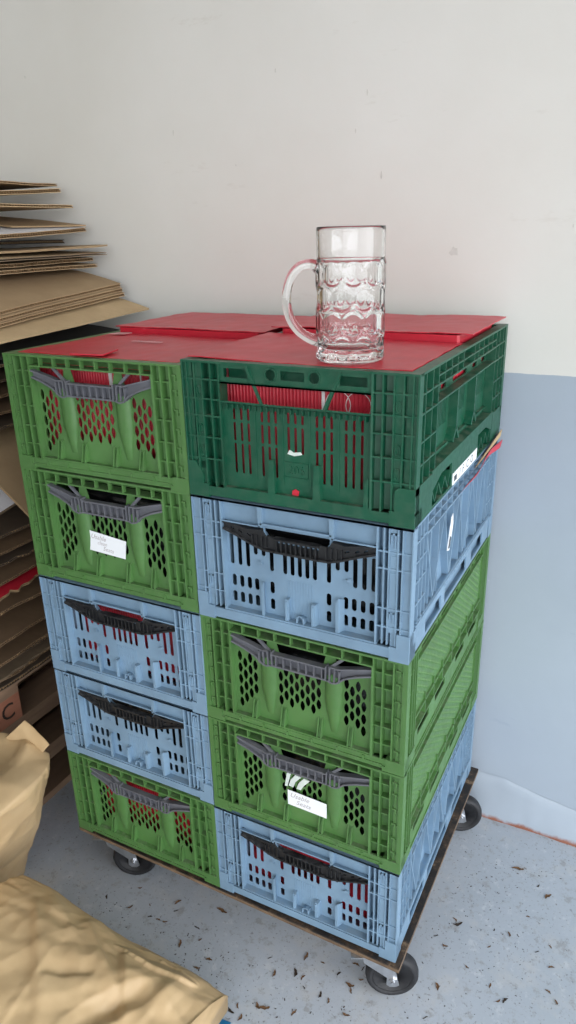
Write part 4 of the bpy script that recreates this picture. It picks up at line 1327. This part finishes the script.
# ------------------------------------------------------------------ leaf litter on the floor
def on_floor(px, py):
    d = fwd * FPX + r2 * (px - 288) - u2 * (py - 512)
    k = (FLOOR_Z - CAM.z) / d.z
    return CAM + d * k
leaf_spots = [(107, 897, 1), (130, 907, 1.1), (178, 903, 1.3), (176, 911, .9), (222, 911, 2.0), (180, 944, 1.4), (150, 917, .9), (158, 920, 1), (165, 922, .9), (197, 928, 1.2), (209, 960, 1.1), (197, 968, 1.1), (231, 1011, 1.3), (238, 1006, 1), (200, 940, .7), (188, 935, .7), (140, 888, .8), (150, 905, .6),
              (458, 924, 1.6), (455, 920, 1), (445, 946, 1), (436, 936, .8), (437, 987, 1.3), (490, 986, .9), (505, 1001, 1.2), (498, 1001, .9), (509, 935, 1), (518, 936, .7), (548, 897, 1.5), (518, 869, 2.0), (538, 886, .8), (550, 947, .8), (551, 968, 1), (537, 952, .8), (528, 917, .7), (489, 947, .7), (494, 930, .6), (548, 992, 1), (556, 1003, .9), (425, 1018, .9), (467, 967, .7),
              (306, 957, 1.5), (295, 973, 1.5), (303, 978, 1.1), (274, 974, 1.2), (270, 958, .8), (350, 985, 1.4), (351, 991, 1), (320, 995, 1.1), (328, 1001, 1), (346, 1015, 1.2), (264, 1008, 1.8), (258, 1006, 1.2), (294, 1013, 1.2), (339, 974, .9), (356, 965, 1.3), (361, 980, .8), (363, 969, .9), (240, 1018, 1.1), (323, 963, .7), (304, 988, .6)]
protos = []
for k in range(6):
    rnd = random.Random(k + 40)
    b = MB(); w = rnd.uniform(.18, .5); ph = rnd.uniform(0, 6); cu_ = rnd.uniform(.1, .5)
    def lf_(u, v, w=w, ph=ph, cu_=cu_):
        x = (u - .5) * .016; wid = w * .016 * (math.sin(PI * min(max(u, .02), .98)) ** .7) * (1 + .25 * math.sin(u * 14 + ph))
        y = (v - .5) * wid
        return (x, y + .002 * math.sin(u * 4 + ph), .0006 + .0035 * cu_ * (abs(v - .5) * 2) ** 2 + .003 * cu_ * (2 * u - 1) ** 2 + .0005 * math.sin(u * 20 + v * 9))
    b.grid(10, 4, lf_)
    protos.append(b.mesh('leaf_fragment', M['leaf'] if k % 3 else M['leaf_dark']))
for i, (px, py, s) in enumerate(leaf_spots):
    p = on_floor(px, py)
    o = obj('leaf_fragment', protos[(i * 5) % 6 if s < 1.8 else 1], None, (p.x, p.y, FLOOR_Z + .0003), (0, 0, random.uniform(0, 6.28)))
    sc_ = s * .85; o.scale = (sc_, sc_, min(sc_, 1.3))
    big = {4: ('large curled brown leaf on the floor in front of the bottom crates', 'leaf'), 29: ('large dark dry leaf clump on the floor right of the dolly', 'leaf')}
    if i in big: tag(o, *big[i])
    elif i < 18: tag(o, 'small dry leaf fragment on the floor between the lying sack and the dolly', 'leaf fragment', 'leaf fragments by the sack')
    elif i < 41: tag(o, 'small dry leaf fragment on the open floor right of the dolly', 'leaf fragment', 'leaf fragments right of the dolly')
    else: tag(o, 'small dry leaf fragment on the floor in front of the dolly edge', 'leaf fragment', 'leaf fragments in front of the dolly')
# uncountable grit
b = MB(); rnd = random.Random(5)
clusters = [(160, 920, 22), (205, 930, 26), (200, 962, 20), (440, 890, 34), (470, 880, 30), (510, 870, 24), (300, 985, 34), (290, 1000, 40), (370, 1000, 40), (470, 960, 60), (530, 930, 60), (420, 930, 24), (120, 905, 22)]
for cx_, cy_, sp in clusters:
    for _ in range(26):
        px, py = rnd.gauss(cx_, sp), rnd.gauss(cy_, sp * .7)
        if py < 830: continue
        p = on_floor(px, py)
        if p.y > WALL_Y - .06 or (p.x < .012 and p.y > -.02) : continue
        s = rnd.uniform(.0005, .0014); a = rnd.uniform(0, 6.3); ca, sa = math.cos(a), math.sin(a); l = rnd.uniform(1, 2.4)
        q = [(-l, -.6), (l * .8, -.7), (l, .5), (-l * .7, .7)]
        vs = [(p.x + s * (x * ca - y * sa), p.y + s * (x * sa + y * ca), FLOOR_Z + .0001) for x, y in q] + [(p.x + s * .6 * (x * ca - y * sa), p.y + s * .6 * (x * sa + y * ca), FLOOR_Z + .0001 + s * .7) for x, y in q]
        b.add(vs, [(4, 5, 6, 7), (0, 1, 5, 4), (1, 2, 6, 5), (2, 3, 7, 6), (3, 0, 4, 7)])
o = obj('floor_grit', b.mesh('floor_grit', M['leaf_dark'])); tag(o, 'fine dark grit and crumbs scattered over the floor', 'grit', kind='stuff')

# ------------------------------------------------------------------ light
w = bpy.data.worlds.new('sky'); SC.world = w; w.use_nodes = True
bg = w.node_tree.nodes['Background']; bg.inputs[0].default_value = (.92, .96, 1.0, 1)
wt = w.node_tree; wtc = nd(wt, 'ShaderNodeTexCoord'); wsp = nd(wt, 'ShaderNodeSeparateXYZ'); wt.links.new(wtc.outputs['Generated'], wsp.inputs[0])
wmr = nd(wt, 'ShaderNodeMapRange'); inp(wmr, From_Min=-.4, From_Max=.9, To_Min=1.25, To_Max=6.2); wt.links.new(wsp.outputs['X'], wmr.inputs['Value']); wt.links.new(wmr.outputs[0], bg.inputs[1])
def portal(name, loc, target, sx, sy):
    l = bpy.data.lights.new(name, 'AREA'); l.shape = 'RECTANGLE'; l.size = sx; l.size_y = sy; l.energy = 1
    l.cycles.is_portal = True
    o = bpy.data.objects.new(name, l); COL.objects.link(o); o.location = loc
    o.rotation_euler = (Vector(target) - Vector(loc)).to_track_quat('-Z', 'Y').to_euler()
portal('side_opening_portal', (3.0, -1.2, 1.3), (0, -1.2, 1.3), 4.0, 2.9)
portal('front_opening_portal', (1.35, -3.2, 1.22), (1.35, 0, 1.22), 3.3, 2.75)

SC.view_settings.view_transform = 'Standard'
try: SC.view_settings.look = 'None'
except Exception: pass
SC.view_settings.gamma = 1.0
SC.view_settings.use_curve_mapping = False
SC.view_settings.exposure = 0.07
SC.cycles.use_denoising = True
SC.cycles.max_bounces = 14; SC.cycles.transmission_bounces = 14; SC.cycles.diffuse_bounces = 4
